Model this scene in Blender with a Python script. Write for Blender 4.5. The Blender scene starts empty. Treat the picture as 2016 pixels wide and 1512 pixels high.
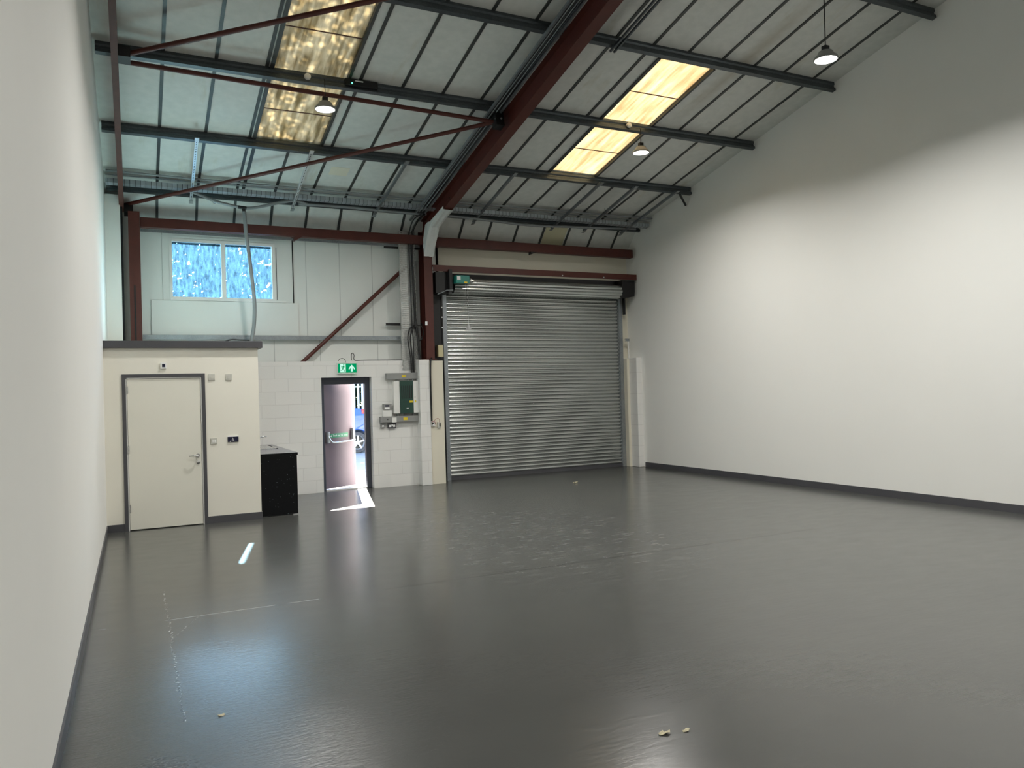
import bpy, math, random
from mathutils import Vector, Matrix

# ------------------------------------------------------------------ camera, sky, sun, exposure
sc = bpy.context.scene
COL = sc.collection
R = math.radians

YAW, PITCH, ROLL, FPX, CAMZ = 0.45500, 0.01039, -0.02917, 1519.1, 1.685
_d = Vector((math.sin(YAW) * math.cos(PITCH), math.cos(YAW) * math.cos(PITCH), math.sin(PITCH)))
_r = Vector((math.cos(YAW), -math.sin(YAW), 0))
_u = _r.cross(_d)
_r2 = math.cos(ROLL) * _r + math.sin(ROLL) * _u
_u2 = -math.sin(ROLL) * _r + math.cos(ROLL) * _u
cam_data = bpy.data.cameras.new('camera')
cam = bpy.data.objects.new('camera', cam_data)
COL.objects.link(cam)
cam_data.sensor_fit = 'HORIZONTAL'
cam_data.sensor_width = 36.0
cam_data.lens = FPX / 2016 * 36.0
cam_data.clip_start = 0.05
cam_data.clip_end = 300
cam.matrix_world = Matrix(((_r2.x, _u2.x, -_d.x, 0), (_r2.y, _u2.y, -_d.y, 0), (_r2.z, _u2.z, -_d.z, CAMZ), (0, 0, 0, 1)))
sc.camera = cam

SUN_TRAVEL = Vector((-0.2204, -1.0, -0.765)).normalized()
world = bpy.data.worlds.new('sky')
sc.world = world
world.use_nodes = True
_wn = world.node_tree
_wn.nodes.clear()
_sky = _wn.nodes.new('ShaderNodeTexSky')
_sky.sky_type = 'NISHITA'
_sky.sun_disc = False
_sky.sun_elevation = math.asin(-SUN_TRAVEL.z)
_sky.sun_rotation = math.atan2(-SUN_TRAVEL.x, -SUN_TRAVEL.y)
_bg = _wn.nodes.new('ShaderNodeBackground')
_bg.inputs['Strength'].default_value = 2.2
_wo = _wn.nodes.new('ShaderNodeOutputWorld')
_wn.links.new(_sky.outputs[0], _bg.inputs[0])
_wn.links.new(_bg.outputs[0], _wo.inputs[0])

_sl = bpy.data.lights.new('sun', 'SUN')
_sl.energy = 100.0
_sl.angle = R(0.53)
_sl.color = (1.0, 0.94, 0.84)
sun = bpy.data.objects.new('sun', _sl)
COL.objects.link(sun)
sun.location = (10, 40, 40)
sun.rotation_euler = SUN_TRAVEL.to_track_quat('-Z', 'Y').to_euler()

LAMP_WATTS = 96.0
LAMP_GLOW = 14.0

sc.view_settings.view_transform = 'Standard'
sc.view_settings.look = 'None'
sc.view_settings.gamma = 1.0
sc.view_settings.use_curve_mapping = False
sc.view_settings.exposure = 0.0
sc.cycles.use_denoising = True
sc.cycles.max_bounces = 10
sc.cycles.diffuse_bounces = 6
sc.cycles.transparent_max_bounces = 12
sc.cycles.sample_clamp_indirect = 6.0
sc.cycles.caustics_reflective = False
sc.cycles.caustics_refractive = False

# ------------------------------------------------------------------ materials
MATS = {}

def srgb(r, g, b):
    f = lambda c: (c / 255 / 12.92) if c / 255 <= 0.04045 else ((c / 255 + 0.055) / 1.055) ** 2.4
    return (f(r), f(g), f(b), 1.0)

class NT:
    def __init__(self, name):
        self.m = bpy.data.materials.new(name)
        self.m.use_nodes = True
        self.t = self.m.node_tree
        self.t.nodes.clear()
        self.out = self.n('ShaderNodeOutputMaterial')
        MATS[name] = self.m

    def n(self, typ, **kw):
        nd = self.t.nodes.new(typ)
        for k, v in kw.items():
            setattr(nd, k, v)
        return nd

    def l(self, a, b):
        self.t.links.new(a, b)

    def coords(self):
        return self.n('ShaderNodeTexCoord').outputs['Object']

    def math(self, op, a, b=None, c=None, clamp=False):
        nd = self.n('ShaderNodeMath', operation=op)
        nd.use_clamp = clamp
        for i, v in enumerate((a, b, c)):
            if v is None:
                continue
            if isinstance(v, (int, float)):
                nd.inputs[i].default_value = v
            else:
                self.l(v, nd.inputs[i])
        return nd.outputs[0]

    def mapping(self, vec, scale=(1, 1, 1), loc=(0, 0, 0)):
        mp = self.n('ShaderNodeMapping')
        mp.inputs['Scale'].default_value = scale
        mp.inputs['Location'].default_value = loc
        self.l(vec, mp.inputs['Vector'])
        return mp.outputs[0]

    def noise(self, vec, scale=5, detail=3, rough=0.5):
        nd = self.n('ShaderNodeTexNoise')
        nd.inputs['Scale'].default_value = scale
        nd.inputs['Detail'].default_value = detail
        nd.inputs['Roughness'].default_value = rough
        self.l(vec, nd.inputs['Vector'])
        return nd.outputs[0]

    def ramp(self, fac, stops):
        nd = self.n('ShaderNodeValToRGB')
        el = nd.color_ramp.elements
        while len(el) < len(stops):
            el.new(0.5)
        for e, (p, c) in zip(el, stops):
            e.position = p
            e.color = c if len(c) == 4 else (*c, 1)
        self.l(fac, nd.inputs[0])
        return nd.outputs[0]

    def mix(self, fac, a, b, blend='MIX'):
        nd = self.n('ShaderNodeMix', data_type='RGBA', blend_type=blend)
        if isinstance(fac, (int, float)):
            nd.inputs[0].default_value = fac
        else:
            self.l(fac, nd.inputs[0])
        for v, i in ((a, 6), (b, 7)):
            if isinstance(v, tuple):
                nd.inputs[i].default_value = v
            else:
                self.l(v, nd.inputs[i])
        return nd.outputs[2]

    def bsdf(self, color, rough=0.5, metal=0.0, normal=None, spec=0.5):
        b = self.n('ShaderNodeBsdfPrincipled')
        for v, k in ((color, 'Base Color'), (rough, 'Roughness'), (metal, 'Metallic'), (spec, 'Specular IOR Level')):
            if isinstance(v, (int, float, tuple)):
                b.inputs[k].default_value = v
            else:
                self.l(v, b.inputs[k])
        if normal is not None:
            self.l(normal, b.inputs['Normal'])
        return b

    def bump(self, height, strength=0.3, dist=0.01):
        b = self.n('ShaderNodeBump')
        b.inputs['Strength'].default_value = strength
        b.inputs['Distance'].default_value = dist
        self.l(height, b.inputs['Height'])
        return b.outputs[0]

    def done(self, shader):
        self.l(shader.outputs[0] if hasattr(shader, 'outputs') else shader, self.out.inputs[0])
        return self.m

def paint(name, rgb, rough=0.5, var=0.06, scale=3.0, metal=0.0, bump=0.0, spec=0.5):
    t = NT(name)
    c = srgb(*rgb)
    nz = t.noise(t.coords(), scale, 4, 0.6)
    dark = tuple(x * (1 - var) for x in c[:3]) + (1,)
    lite = tuple(min(1, x * (1 + var)) for x in c[:3]) + (1,)
    col = t.ramp(nz, [(0.3, dark), (0.7, lite)])
    nrm = None
    if bump:
        nrm = t.bump(t.noise(t.coords(), scale * 30, 2), bump, 0.002)
    return t.done(t.bsdf(col, rough, metal, nrm, spec))

def emissive(name, rgb, strength):
    t = NT(name)
    e = t.n('ShaderNodeEmission')
    e.inputs[0].default_value = rgb if len(rgb) == 4 else (*rgb, 1)
    e.inputs[1].default_value = strength
    return t.done(e)

paint('wall_paint', (237, 237, 233), 0.75, 0.012, 0.7)
paint('enclosure_paint', (233, 230, 218), 0.7, 0.015, 0.8)
paint('cladding_paint', (222, 224, 220), 0.5, 0.03, 0.9)
paint('cladding_seam', (188, 190, 187), 0.5)
paint('cream_panel', (222, 217, 200), 0.5, 0.03, 0.8)
paint('dark_gap', (12, 12, 14), 0.8)
paint('red_oxide', (76, 28, 18), 0.5, 0.14, 5.0)
paint('brown_oxide', (88, 52, 44), 0.6, 0.22, 5.0)
paint('dark_grey_paint', (74, 74, 78), 0.45, 0.05)
paint('door_white', (228, 226, 214), 0.45, 0.01)
paint('white_plastic', (232, 232, 228), 0.35, 0.02)
paint('patch_board', (196, 192, 162), 0.6, 0.05)
paint('cream_plastic', (206, 198, 158), 0.4, 0.03)
paint('grey_trunking', (142, 143, 141), 0.4, 0.03)
paint('black_cable', (14, 14, 15), 0.45)
paint('black_steel', (16, 16, 17), 0.5, 0.1)
paint('grey_conduit', (132, 136, 138), 0.4, 0.06)
paint('chrome', (200, 200, 200), 0.18, 0.02, 3, 1.0)
paint('stainless', (205, 205, 203), 0.25, 0.03, 6, 1.0)
paint('board_green', (34, 66, 56), 0.3, 0.1)
paint('motor_green', (36, 128, 116), 0.35, 0.06)
paint('yellow_label', (226, 200, 40), 0.5)
paint('navy_plate', (14, 17, 48), 0.3)
paint('white_mark', (240, 240, 240), 0.5)
paint('red_wire', (150, 30, 28), 0.5)
paint('switch_grey', (200, 199, 190), 0.35)
paint('wrap_plastic', (214, 216, 214), 0.35, 0.05, 6, 0, 0.3)
paint('fire_door_paint', (104, 90, 96), 0.5, 0.05, spec=0.2)
paint('fire_frame_paint', (56, 60, 70), 0.4, 0.05)
paint('steel_edge', (222, 220, 218), 0.35, 0.03)
paint('sign_case', (214, 224, 216), 0.4)
paint('sticker_green', (22, 122, 80), 0.5)
paint('tyre', (40, 40, 44), 0.7)
paint('alloy', (205, 205, 208), 0.3, 0.02, 3, 0.6)
paint('car_blue', (34, 66, 128), 0.22, 0.03)
paint('car_glass', (20, 26, 32), 0.08)
paint('stand_in_red', (190, 24, 30), 0.2)
paint('pale_steel', (140, 146, 150), 0.5, 0.05)
paint('tarmac', (96, 100, 102), 0.85, 0.12, 4)
paint('bark', (62, 50, 40), 0.9, 0.3, 8)
paint('dry_leaf', (196, 188, 158), 0.7, 0.2, 60)
paint('joint_sealant', (46, 46, 48), 0.4)
emissive('lamp_diffuser', (1.0, 0.98, 0.94, 1), LAMP_GLOW)
emissive('sign_green_lit', (0.0, 0.36, 0.13, 1), 0.85)
emissive('sign_white_lit', (0.62, 1.0, 0.85, 1), 0.95)
emissive('led_green', (0.1, 1.0, 0.4, 1), 4.0)

def galvanised(name, rgb, rough=0.38, metal=0.7):
    t = NT(name)
    co = t.coords()
    vor = t.n('ShaderNodeTexVoronoi')
    vor.inputs['Scale'].default_value = 45
    t.l(co, vor.inputs['Vector'])
    nz = t.noise(co, 4, 4, 0.6)
    c = srgb(*rgb)
    f = t.math('ADD', t.math('MULTIPLY', vor.outputs['Distance'], 0.35), t.math('MULTIPLY', nz, 0.75))
    col = t.ramp(f, [(0.25, tuple(x * 0.78 for x in c[:3])), (0.75, tuple(min(1, x * 1.15) for x in c[:3]))])
    return t.done(t.bsdf(col, rough, metal))

galvanised('galvanised', (150, 156, 160))
galvanised('purlin_steel', (84, 90, 94), 0.42, 0.7)
galvanised('seam_steel', (70, 73, 73), 0.45, 0.5)
galvanised('bright_galvanised', (190, 194, 196), 0.34, 0.7)

def m_shutter():
    t = NT('shutter_steel')
    co = t.coords()
    nz = t.noise(t.mapping(co, (0.6, 1, 14)), 6, 3)
    c = srgb(186, 190, 188)
    col = t.ramp(nz, [(0.3, tuple(x * 0.85 for x in c[:3])), (0.7, c[:3])])
    return t.done(t.bsdf(col, 0.25, 0.85))
m_shutter()

def m_roof():
    t = NT('roof_liner')
    co = t.coords()
    stain = t.noise(t.mapping(co, (2.2, 0.45, 0.45)), 1.6, 5, 0.6)
    fine = t.noise(co, 9, 3)
    base = t.ramp(fine, [(0.3, srgb(206, 209, 205)), (0.7, srgb(217, 219, 215))])
    col = t.mix(t.ramp(stain, [(0.60, (0, 0, 0)), (0.82, (0.6, 0.6, 0.6))]), base, srgb(176, 166, 132))
    sp = t.n('ShaderNodeSeparateXYZ')
    t.l(co, sp.inputs[0])
    a = t.math('SUBTRACT', 1.0, t.math('MULTIPLY', t.math('ABSOLUTE', t.math('SUBTRACT', sp.outputs[0], 7.97)), 5.0), clamp=True)
    b = t.math('SUBTRACT', 1.0, t.math('MULTIPLY', t.math('ABSOLUTE', t.math('SUBTRACT', sp.outputs[1], 8.4)), 0.55), clamp=True)
    col = t.mix(t.math('MULTIPLY', t.math('MULTIPLY', a, b), t.math('MULTIPLY', stain, 1.3)), col, srgb(150, 138, 112))
    return t.done(t.bsdf(col, 0.55))
m_roof()

def m_block(name, axis):
    t = NT(name)
    sep = t.n('ShaderNodeSeparateXYZ')
    t.l(t.coords(), sep.inputs[0])
    comb = t.n('ShaderNodeCombineXYZ')
    t.l(sep.outputs[axis], comb.inputs[0])
    t.l(sep.outputs[2], comb.inputs[1])
    vec = t.mapping(comb.outputs[0], (1, 1, 1), (0.07, 0.0, 0))
    br = t.n('ShaderNodeTexBrick')
    br.offset = 0.5
    br.inputs['Scale'].default_value = 1.0
    br.inputs['Brick Width'].default_value = 0.45
    br.inputs['Row Height'].default_value = 0.225
    br.inputs['Mortar Size'].default_value = 0.006
    br.inputs['Mortar Smooth'].default_value = 0.3
    br.inputs['Color1'].default_value = srgb(232, 231, 228)
    br.inputs['Color2'].default_value = srgb(228, 228, 225)
    br.inputs['Mortar'].default_value = srgb(219, 218, 215)
    t.l(vec, br.inputs['Vector'])
    pits = t.noise(t.coords(), 55, 4, 0.65)
    h = t.math('SUBTRACT', t.math('MULTIPLY', pits, 0.5), br.outputs['Fac'])
    return t.done(t.bsdf(br.outputs['Color'], 0.55, 0, t.bump(h, 0.4, 0.005)))
m_block('block_paint', 0)
m_block('block_paint_side', 1)

def m_floor():
    t = NT('floor_paint')
    co = t.coords()
    sep = t.n('ShaderNodeSeparateXYZ')
    t.l(co, sep.inputs[0])
    X, Y = sep.outputs[0], sep.outputs[1]
    big = t.noise(co, 0.45, 4, 0.55)
    mid = t.noise(t.mapping(co, (1, 2.2, 1)), 3.0, 5, 0.6)
    col = t.ramp(big, [(0.3, srgb(74, 75, 73)), (0.7, srgb(81, 82, 79))])
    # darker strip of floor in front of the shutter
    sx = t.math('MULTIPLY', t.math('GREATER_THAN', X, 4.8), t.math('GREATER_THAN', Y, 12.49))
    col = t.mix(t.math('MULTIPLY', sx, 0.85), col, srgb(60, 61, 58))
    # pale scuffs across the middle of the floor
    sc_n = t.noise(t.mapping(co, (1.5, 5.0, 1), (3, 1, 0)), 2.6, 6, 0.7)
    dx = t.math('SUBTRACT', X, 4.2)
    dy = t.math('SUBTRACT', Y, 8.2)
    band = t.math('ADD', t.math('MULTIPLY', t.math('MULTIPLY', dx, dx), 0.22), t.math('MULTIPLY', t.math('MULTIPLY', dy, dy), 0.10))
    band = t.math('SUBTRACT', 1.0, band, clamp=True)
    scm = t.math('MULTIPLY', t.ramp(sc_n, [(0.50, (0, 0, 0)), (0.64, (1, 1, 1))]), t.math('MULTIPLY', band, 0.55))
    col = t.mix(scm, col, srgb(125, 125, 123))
    # saw-cut joint
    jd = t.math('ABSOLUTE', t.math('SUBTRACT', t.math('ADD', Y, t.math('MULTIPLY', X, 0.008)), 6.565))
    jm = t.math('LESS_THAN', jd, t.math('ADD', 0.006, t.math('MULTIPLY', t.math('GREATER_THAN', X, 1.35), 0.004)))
    # long crack beside the left wall, with a branch
    wob = t.math('MULTIPLY', t.math('SUBTRACT', t.noise(co, 7.0, 5, 0.7), 0.5), 0.09)
    cd = t.math('ABSOLUTE', t.math('SUBTRACT', t.math('ADD', X, wob), 0.195))
    cy = t.math('MULTIPLY', t.math('GREATER_THAN', Y, 4.45), t.math('LESS_THAN', Y, 7.6))
    cm = t.math('MULTIPLY', t.math('LESS_THAN', cd, t.math('MULTIPLY', t.math('SUBTRACT', t.noise(co, 9, 3), 0.22), 0.022)), cy)
    bd = t.math('ABSOLUTE', t.math('SUBTRACT', t.math('ADD', X, wob), t.math('ADD', 0.225, t.math('MULTIPLY', t.math('SUBTRACT', Y, 6.1), 0.42))))
    by = t.math('MULTIPLY', t.math('GREATER_THAN', Y, 6.05), t.math('LESS_THAN', Y, 6.6))
    bm = t.math('MULTIPLY', t.math('LESS_THAN', bd, 0.006), by)
    crack = t.math('MAXIMUM', cm, bm)
    chips = t.ramp(t.noise(co, 60, 3), [(0.53, (0, 0, 0)), (0.63, (1, 1, 1))])
    joint_glint = t.math('MULTIPLY', jm, t.math('MULTIPLY', t.math('LESS_THAN', X, 1.35), t.math('GREATER_THAN', t.noise(co, 1.8, 2), 0.47)))
    col = t.mix(jm, col, srgb(52, 51, 50))
    col = t.mix(t.math('MULTIPLY', joint_glint, 0.75), col, srgb(170, 172, 176))  # pale glint along the left stretch of the joint, painted into its colour
    col = t.mix(crack, col, t.mix(chips, srgb(62, 61, 59), srgb(180, 181, 180)))
    wx = t.math('SUBTRACT', 1.0, t.math('MULTIPLY', t.math('ABSOLUTE', t.math('SUBTRACT', X, 0.06)), 1.7), clamp=True)
    wy = t.math('SUBTRACT', 1.0, t.math('MULTIPLY', t.math('ABSOLUTE', t.math('SUBTRACT', Y, 3.80)), 1.25), clamp=True)
    wear = t.math('MULTIPLY', t.math('MULTIPLY', wx, wy), t.noise(t.mapping(co, (9, 26, 1)), 2.2, 5, 0.7))
    col = t.mix(t.ramp(wear, [(0.31, (0, 0, 0)), (0.37, (0.8, 0.8, 0.8))]), col, t.mix(chips, srgb(50, 49, 48), srgb(120, 120, 118)))
    rough = t.ramp(mid, [(0.3, (0.21, 0.21, 0.21)), (0.75, (0.25, 0.25, 0.25))])
    rough = t.math('ADD', rough, t.math('MULTIPLY', scm, 0.15))
    # ripples of the trowelled paint: rougher near the left foreground
    rip = t.noise(t.mapping(co, (2.0, 7.0, 1)), 3.4, 5, 0.62)
    orange = t.noise(co, 38, 2, 0.5)
    nearx = t.math('SUBTRACT', 1.0, t.math('MULTIPLY', t.math('ABSOLUTE', t.math('SUBTRACT', X, 0.3)), 0.7), clamp=True)
    neary = t.math('SUBTRACT', 1.0, t.math('MULTIPLY', t.math('ABSOLUTE', t.math('SUBTRACT', Y, 3.9)), 0.42), clamp=True)
    torn = t.math('MULTIPLY', t.math('MULTIPLY', nearx, neary), t.noise(t.mapping(co, (5, 16, 1)), 2.5, 5, 0.7))
    ripk = t.math('SUBTRACT', 1.0, t.math('MULTIPLY', t.math('ABSOLUTE', t.math('SUBTRACT', Y, 3.0)), 0.22), clamp=True)
    h = t.math('ADD', t.math('MULTIPLY', t.math('MULTIPLY', rip, ripk), 0.55), t.math('MULTIPLY', orange, 0.05))
    h = t.math('ADD', h, t.math('MULTIPLY', torn, 2.6))
    h = t.math('SUBTRACT', h, t.math('MULTIPLY', t.math('MAXIMUM', jm, crack), 0.8))
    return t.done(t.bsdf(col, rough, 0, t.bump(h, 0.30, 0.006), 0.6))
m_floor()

def m_speckle():
    t = NT('black_laminate')
    co = t.coords()
    vor = t.n('ShaderNodeTexVoronoi')
    vor.inputs['Scale'].default_value = 26
    t.l(co, vor.inputs['Vector'])
    m = t.math('LESS_THAN', vor.outputs['Distance'], 0.13)
    m = t.math('MULTIPLY', m, t.ramp(t.noise(co, 7, 2), [(0.45, (0, 0, 0)), (0.6, (1, 1, 1))]))
    col = t.mix(t.math('MULTIPLY', m, 0.9), srgb(6, 7, 10), srgb(120, 134, 140))
    return t.done(t.bsdf(col, 0.3, spec=0.25))
m_speckle()
paint('worktop_laminate', (104, 105, 116), 0.2, 0.2, 40)

def m_perforated():
    t = NT('perforated_steel')
    sep = t.n('ShaderNodeSeparateXYZ')
    t.l(t.coords(), sep.inputs[0])
    u = t.math('MULTIPLY', sep.outputs[0], 1 / 0.025)
    v = t.math('MULTIPLY', sep.outputs[2], 1 / 0.040)
    row = t.math('MODULO', t.math('FLOOR', v), 2.0)
    u = t.math('ADD', u, t.math('MULTIPLY', row, 0.5))
    fu = t.math('ABSOLUTE', t.math('SUBTRACT', t.math('FRACT', u), 0.5))
    fv = t.math('ABSOLUTE', t.math('SUBTRACT', t.math('FRACT', v), 0.5))
    hole = t.math('MULTIPLY', t.math('LESS_THAN', fu, 0.22), t.math('LESS_THAN', fv, 0.20))
    nz = t.noise(t.coords(), 5, 3)
    b = t.bsdf(t.ramp(nz, [(0.3, srgb(168, 170, 168)), (0.7, srgb(200, 202, 198))]), 0.36, 0.6)
    tr = t.n('ShaderNodeBsdfTransparent')
    mx = t.n('ShaderNodeMixShader')
    t.l(hole, mx.inputs[0])
    t.l(b.outputs[0], mx.inputs[1])
    t.l(tr.outputs[0], mx.inputs[2])
    return t.done(mx)
m_perforated()

def m_slotted():
    t = NT('slotted_tray_steel')
    sep = t.n('ShaderNodeSeparateXYZ')
    t.l(t.coords(), sep.inputs[0])
    f = t.math('FRACT', t.math('MULTIPLY', sep.outputs[0], 1 / 0.075))
    line = t.math('LESS_THAN', f, 0.10)
    sh = t.ramp(t.math('FRACT', t.math('MULTIPLY', sep.outputs[0], 1 / 0.15)), [(0.0, srgb(192, 200, 206)), (0.5, srgb(172, 180, 186))])
    col = t.mix(line, sh, srgb(70, 76, 80))
    return t.done(t.bsdf(col, 0.35, 0.6))
m_slotted()

def m_strut(name, slots):
    t = NT(name)
    sep = t.n('ShaderNodeSeparateXYZ')
    t.l(t.coords(), sep.inputs[0])
    f = t.math('FRACT', t.math('MULTIPLY', sep.outputs[1], 1 / 0.05))
    hole = t.math('MULTIPLY', t.math('LESS_THAN', f, 0.5), t.math('LESS_THAN', t.math('ABSOLUTE', sep.outputs[0]), 0.0075))
    hole = t.math('MULTIPLY', hole, t.math('LESS_THAN', sep.outputs[2], 0.004))
    c = srgb(206, 210, 212) if slots else srgb(120, 126, 130)
    col = t.mix(hole, c, srgb(20, 22, 24)) if slots else c
    return t.done(t.bsdf(col, 0.35, 0.55))
m_strut('strut_steel', False)
m_strut('strut_steel_slotted', True)

def m_skylight(name, deep, light):
    t = NT(name)
    co = t.coords()
    streak = t.noise(t.mapping(co, (9, 0.9, 0.9)), 1.5, 5, 0.6)
    blot = t.noise(co, 2.6, 4, 0.6)
    f = t.math('ADD', t.math('MULTIPLY', streak, 0.75), t.math('MULTIPLY', blot, 0.25))
    col = t.ramp(f, [(0.36, deep), (0.64, light)])
    tl = t.n('ShaderNodeBsdfTranslucent')
    t.l(col, tl.inputs[0])
    gl = t.bsdf(srgb(190, 170, 120), 0.4)
    mx = t.n('ShaderNodeMixShader')
    mx.inputs[0].default_value = 0.2
    t.l(tl.outputs[0], mx.inputs[1])
    t.l(gl.outputs[0], mx.inputs[2])
    return t.done(mx)
m_skylight('skylight_sheet', (0.225, 0.180, 0.118, 1), (0.325, 0.290, 0.220, 1))
m_skylight('skylight_sheet_dirty', (0.155, 0.126, 0.075, 1), (0.42, 0.375, 0.275, 1))

def m_glass():
    t = NT('dirty_glass')
    co = t.coords()
    tr = t.n('ShaderNodeBsdfTransparent')
    tr.inputs[0].default_value = (0.56, 0.77, 0.90, 1)
    tl = t.n('ShaderNodeBsdfTranslucent')
    tl.inputs[0].default_value = (0.13, 0.26, 0.40, 1)
    gl = t.n('ShaderNodeBsdfGlossy')
    gl.inputs['Roughness'].default_value = 0.03
    dirt = t.noise(t.mapping(co, (6, 1, 1.6)), 5, 5, 0.7)
    f = t.ramp(dirt, [(0.35, (0.03, 0.03, 0.03)), (0.75, (0.13, 0.13, 0.13))])
    m1 = t.n('ShaderNodeMixShader')
    t.l(f, m1.inputs[0])
    t.l(tr.outputs[0], m1.inputs[1])
    t.l(tl.outputs[0], m1.inputs[2])
    fr = t.n('ShaderNodeFresnel')
    fr.inputs[0].default_value = 1.35
    m2 = t.n('ShaderNodeMixShader')
    t.l(fr.outputs[0], m2.inputs[0])
    t.l(m1.outputs[0], m2.inputs[1])
    t.l(gl.outputs[0], m2.inputs[2])
    return t.done(m2)
m_glass()

def m_bag():
    t = NT('clear_bag')
    tr = t.n('ShaderNodeBsdfTransparent')
    gl = t.bsdf(srgb(225, 225, 225), 0.15)
    mx = t.n('ShaderNodeMixShader')
    mx.inputs[0].default_value = 0.38
    t.l(tr.outputs[0], mx.inputs[1])
    t.l(gl.outputs[0], mx.inputs[2])
    return t.done(mx)
m_bag()

def m_leaf(name, dark, light):
    t = NT(name)
    nz = t.noise(t.coords(), 1.7, 4, 0.7)
    col = t.ramp(nz, [(0.35, dark), (0.65, light)])
    df = t.n('ShaderNodeBsdfDiffuse')
    tl = t.n('ShaderNodeBsdfTranslucent')
    t.l(col, df.inputs[0])
    t.l(col, tl.inputs[0])
    mx = t.n('ShaderNodeMixShader')
    mx.inputs[0].default_value = 0.45
    t.l(df.outputs[0], mx.inputs[1])
    t.l(tl.outputs[0], mx.inputs[2])
    return t.done(mx)
m_leaf('hedge_leaf', (0.006, 0.014, 0.009, 1), (0.030, 0.050, 0.030, 1))
m_leaf('tree_leaf', (0.04, 0.08, 0.02, 1), (0.09, 0.15, 0.04, 1))

# ------------------------------------------------------------------ mesh builder
class MB:
    def __init__(self):
        self.v, self.f = [], []

    def add(self, verts, faces):
        o = len(self.v)
        self.v += [tuple(p) for p in verts]
        self.f += [tuple(i + o for i in f) for f in faces]
        return self

    def box(self, x0, x1, y0, y1, z0, z1):
        v = [(x, y, z) for x in (x0, x1) for y in (y0, y1) for z in (z0, z1)]
        return self.add(v, [(0, 1, 3, 2), (4, 6, 7, 5), (0, 4, 5, 1), (2, 3, 7, 6), (0, 2, 6, 4), (1, 5, 7, 3)])

    def hexa(self, v8):
        return self.add(v8, [(0, 1, 3, 2), (4, 6, 7, 5), (0, 4, 5, 1), (2, 3, 7, 6), (0, 2, 6, 4), (1, 5, 7, 3)])

    def sweep(self, prof, p0, p1, u, v):
        """closed 2-D profile carried from p0 to p1; u and v are the profile axes"""
        p0, p1, u, v = Vector(p0), Vector(p1), Vector(u), Vector(v)
        n = len(prof)
        vs = [p + u * a + v * b for p in (p0, p1) for a, b in prof]
        fs = [(i, (i + 1) % n, n + (i + 1) % n, n + i) for i in range(n)]
        fs += [tuple(range(n))[::-1], tuple(range(n, 2 * n))]
        return self.add(vs, fs)

    def bar(self, p0, p1, w, h, up=(0, 0, 1)):
        p0, p1 = Vector(p0), Vector(p1)
        d = (p1 - p0).normalized()
        s = d.cross(Vector(up)).normalized()
        t = s.cross(d)
        return self.sweep([(-w / 2, -h / 2), (w / 2, -h / 2), (w / 2, h / 2), (-w / 2, h / 2)], p0, p1, s, t)

    def tube(self, pts, r, n=10):
        pts = [Vector(p) for p in pts]
        rings, prev = [], None
        for i, p in enumerate(pts):
            d = (pts[min(i + 1, len(pts) - 1)] - pts[max(i - 1, 0)]).normalized()
            if prev is None:
                a = d.orthogonal().normalized()
            else:
                a = (prev - d * prev.dot(d)).normalized()
            prev = a
            b = d.cross(a)
            rr = r[i] if isinstance(r, (list, tuple)) else r
            rings.append([p + (a * math.cos(2 * math.pi * k / n) + b * math.sin(2 * math.pi * k / n)) * rr for k in range(n)])
        vs = [q for ring in rings for q in ring]
        fs = [(i * n + k, i * n + (k + 1) % n, (i + 1) * n + (k + 1) % n, (i + 1) * n + k) for i in range(len(pts) - 1) for k in range(n)]
        fs += [tuple(range(n))[::-1], tuple(range((len(pts) - 1) * n, len(pts) * n))]
        return self.add(vs, fs)

    def lathe(self, prof, at, axis=(0, 0, 1), n=24, closed=False):
        """prof: (radius, height) pairs along axis"""
        at, ax = Vector(at), Vector(axis).normalized()
        a = ax.orthogonal().normalized()
        b = ax.cross(a)
        vs = [at + ax * h + (a * math.cos(2 * math.pi * k / n) + b * math.sin(2 * math.pi * k / n)) * r for r, h in prof for k in range(n)]
        m = len(prof)
        rng = range(m if closed else m - 1)
        fs = [(i * n + k, i * n + (k + 1) % n, ((i + 1) % m) * n + (k + 1) % n, ((i + 1) % m) * n + k) for i in rng for k in range(n)]
        if not closed:
            fs += [tuple(range(n))[::-1], tuple(range((m - 1) * n, m * n))]
        return self.add(vs, fs)

    def build(self, name, mat, parent=None, smooth=None, bevel=0.0):
        off = Vector((0, 0, 0))
        if parent is not None:
            p = parent
            while p.parent is not None:
                p = p.parent
            off = p.location
        me = bpy.data.meshes.new(name)
        me.from_pydata([(x - off.x, y - off.y, z - off.z) for x, y, z in self.v], [], self.f)
        me.validate()
        me.update()
        import bmesh
        bm = bmesh.new()
        bm.from_mesh(me)
        bmesh.ops.recalc_face_normals(bm, faces=bm.faces)
        bm.to_mesh(me)
        bm.free()
        me.materials.append(MATS[mat])
        if smooth:
            me.polygons.foreach_set('use_smooth', [True] * len(me.polygons))
            me.set_sharp_from_angle(angle=R(smooth))
        o = bpy.data.objects.new(name, me)
        COL.objects.link(o)
        if parent is not None:
            o.parent = parent
        if bevel:
            b = o.modifiers.new('bevel', 'BEVEL')
            b.width = bevel
            b.segments = 2
            b.limit_method = 'ANGLE'
        return o

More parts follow.
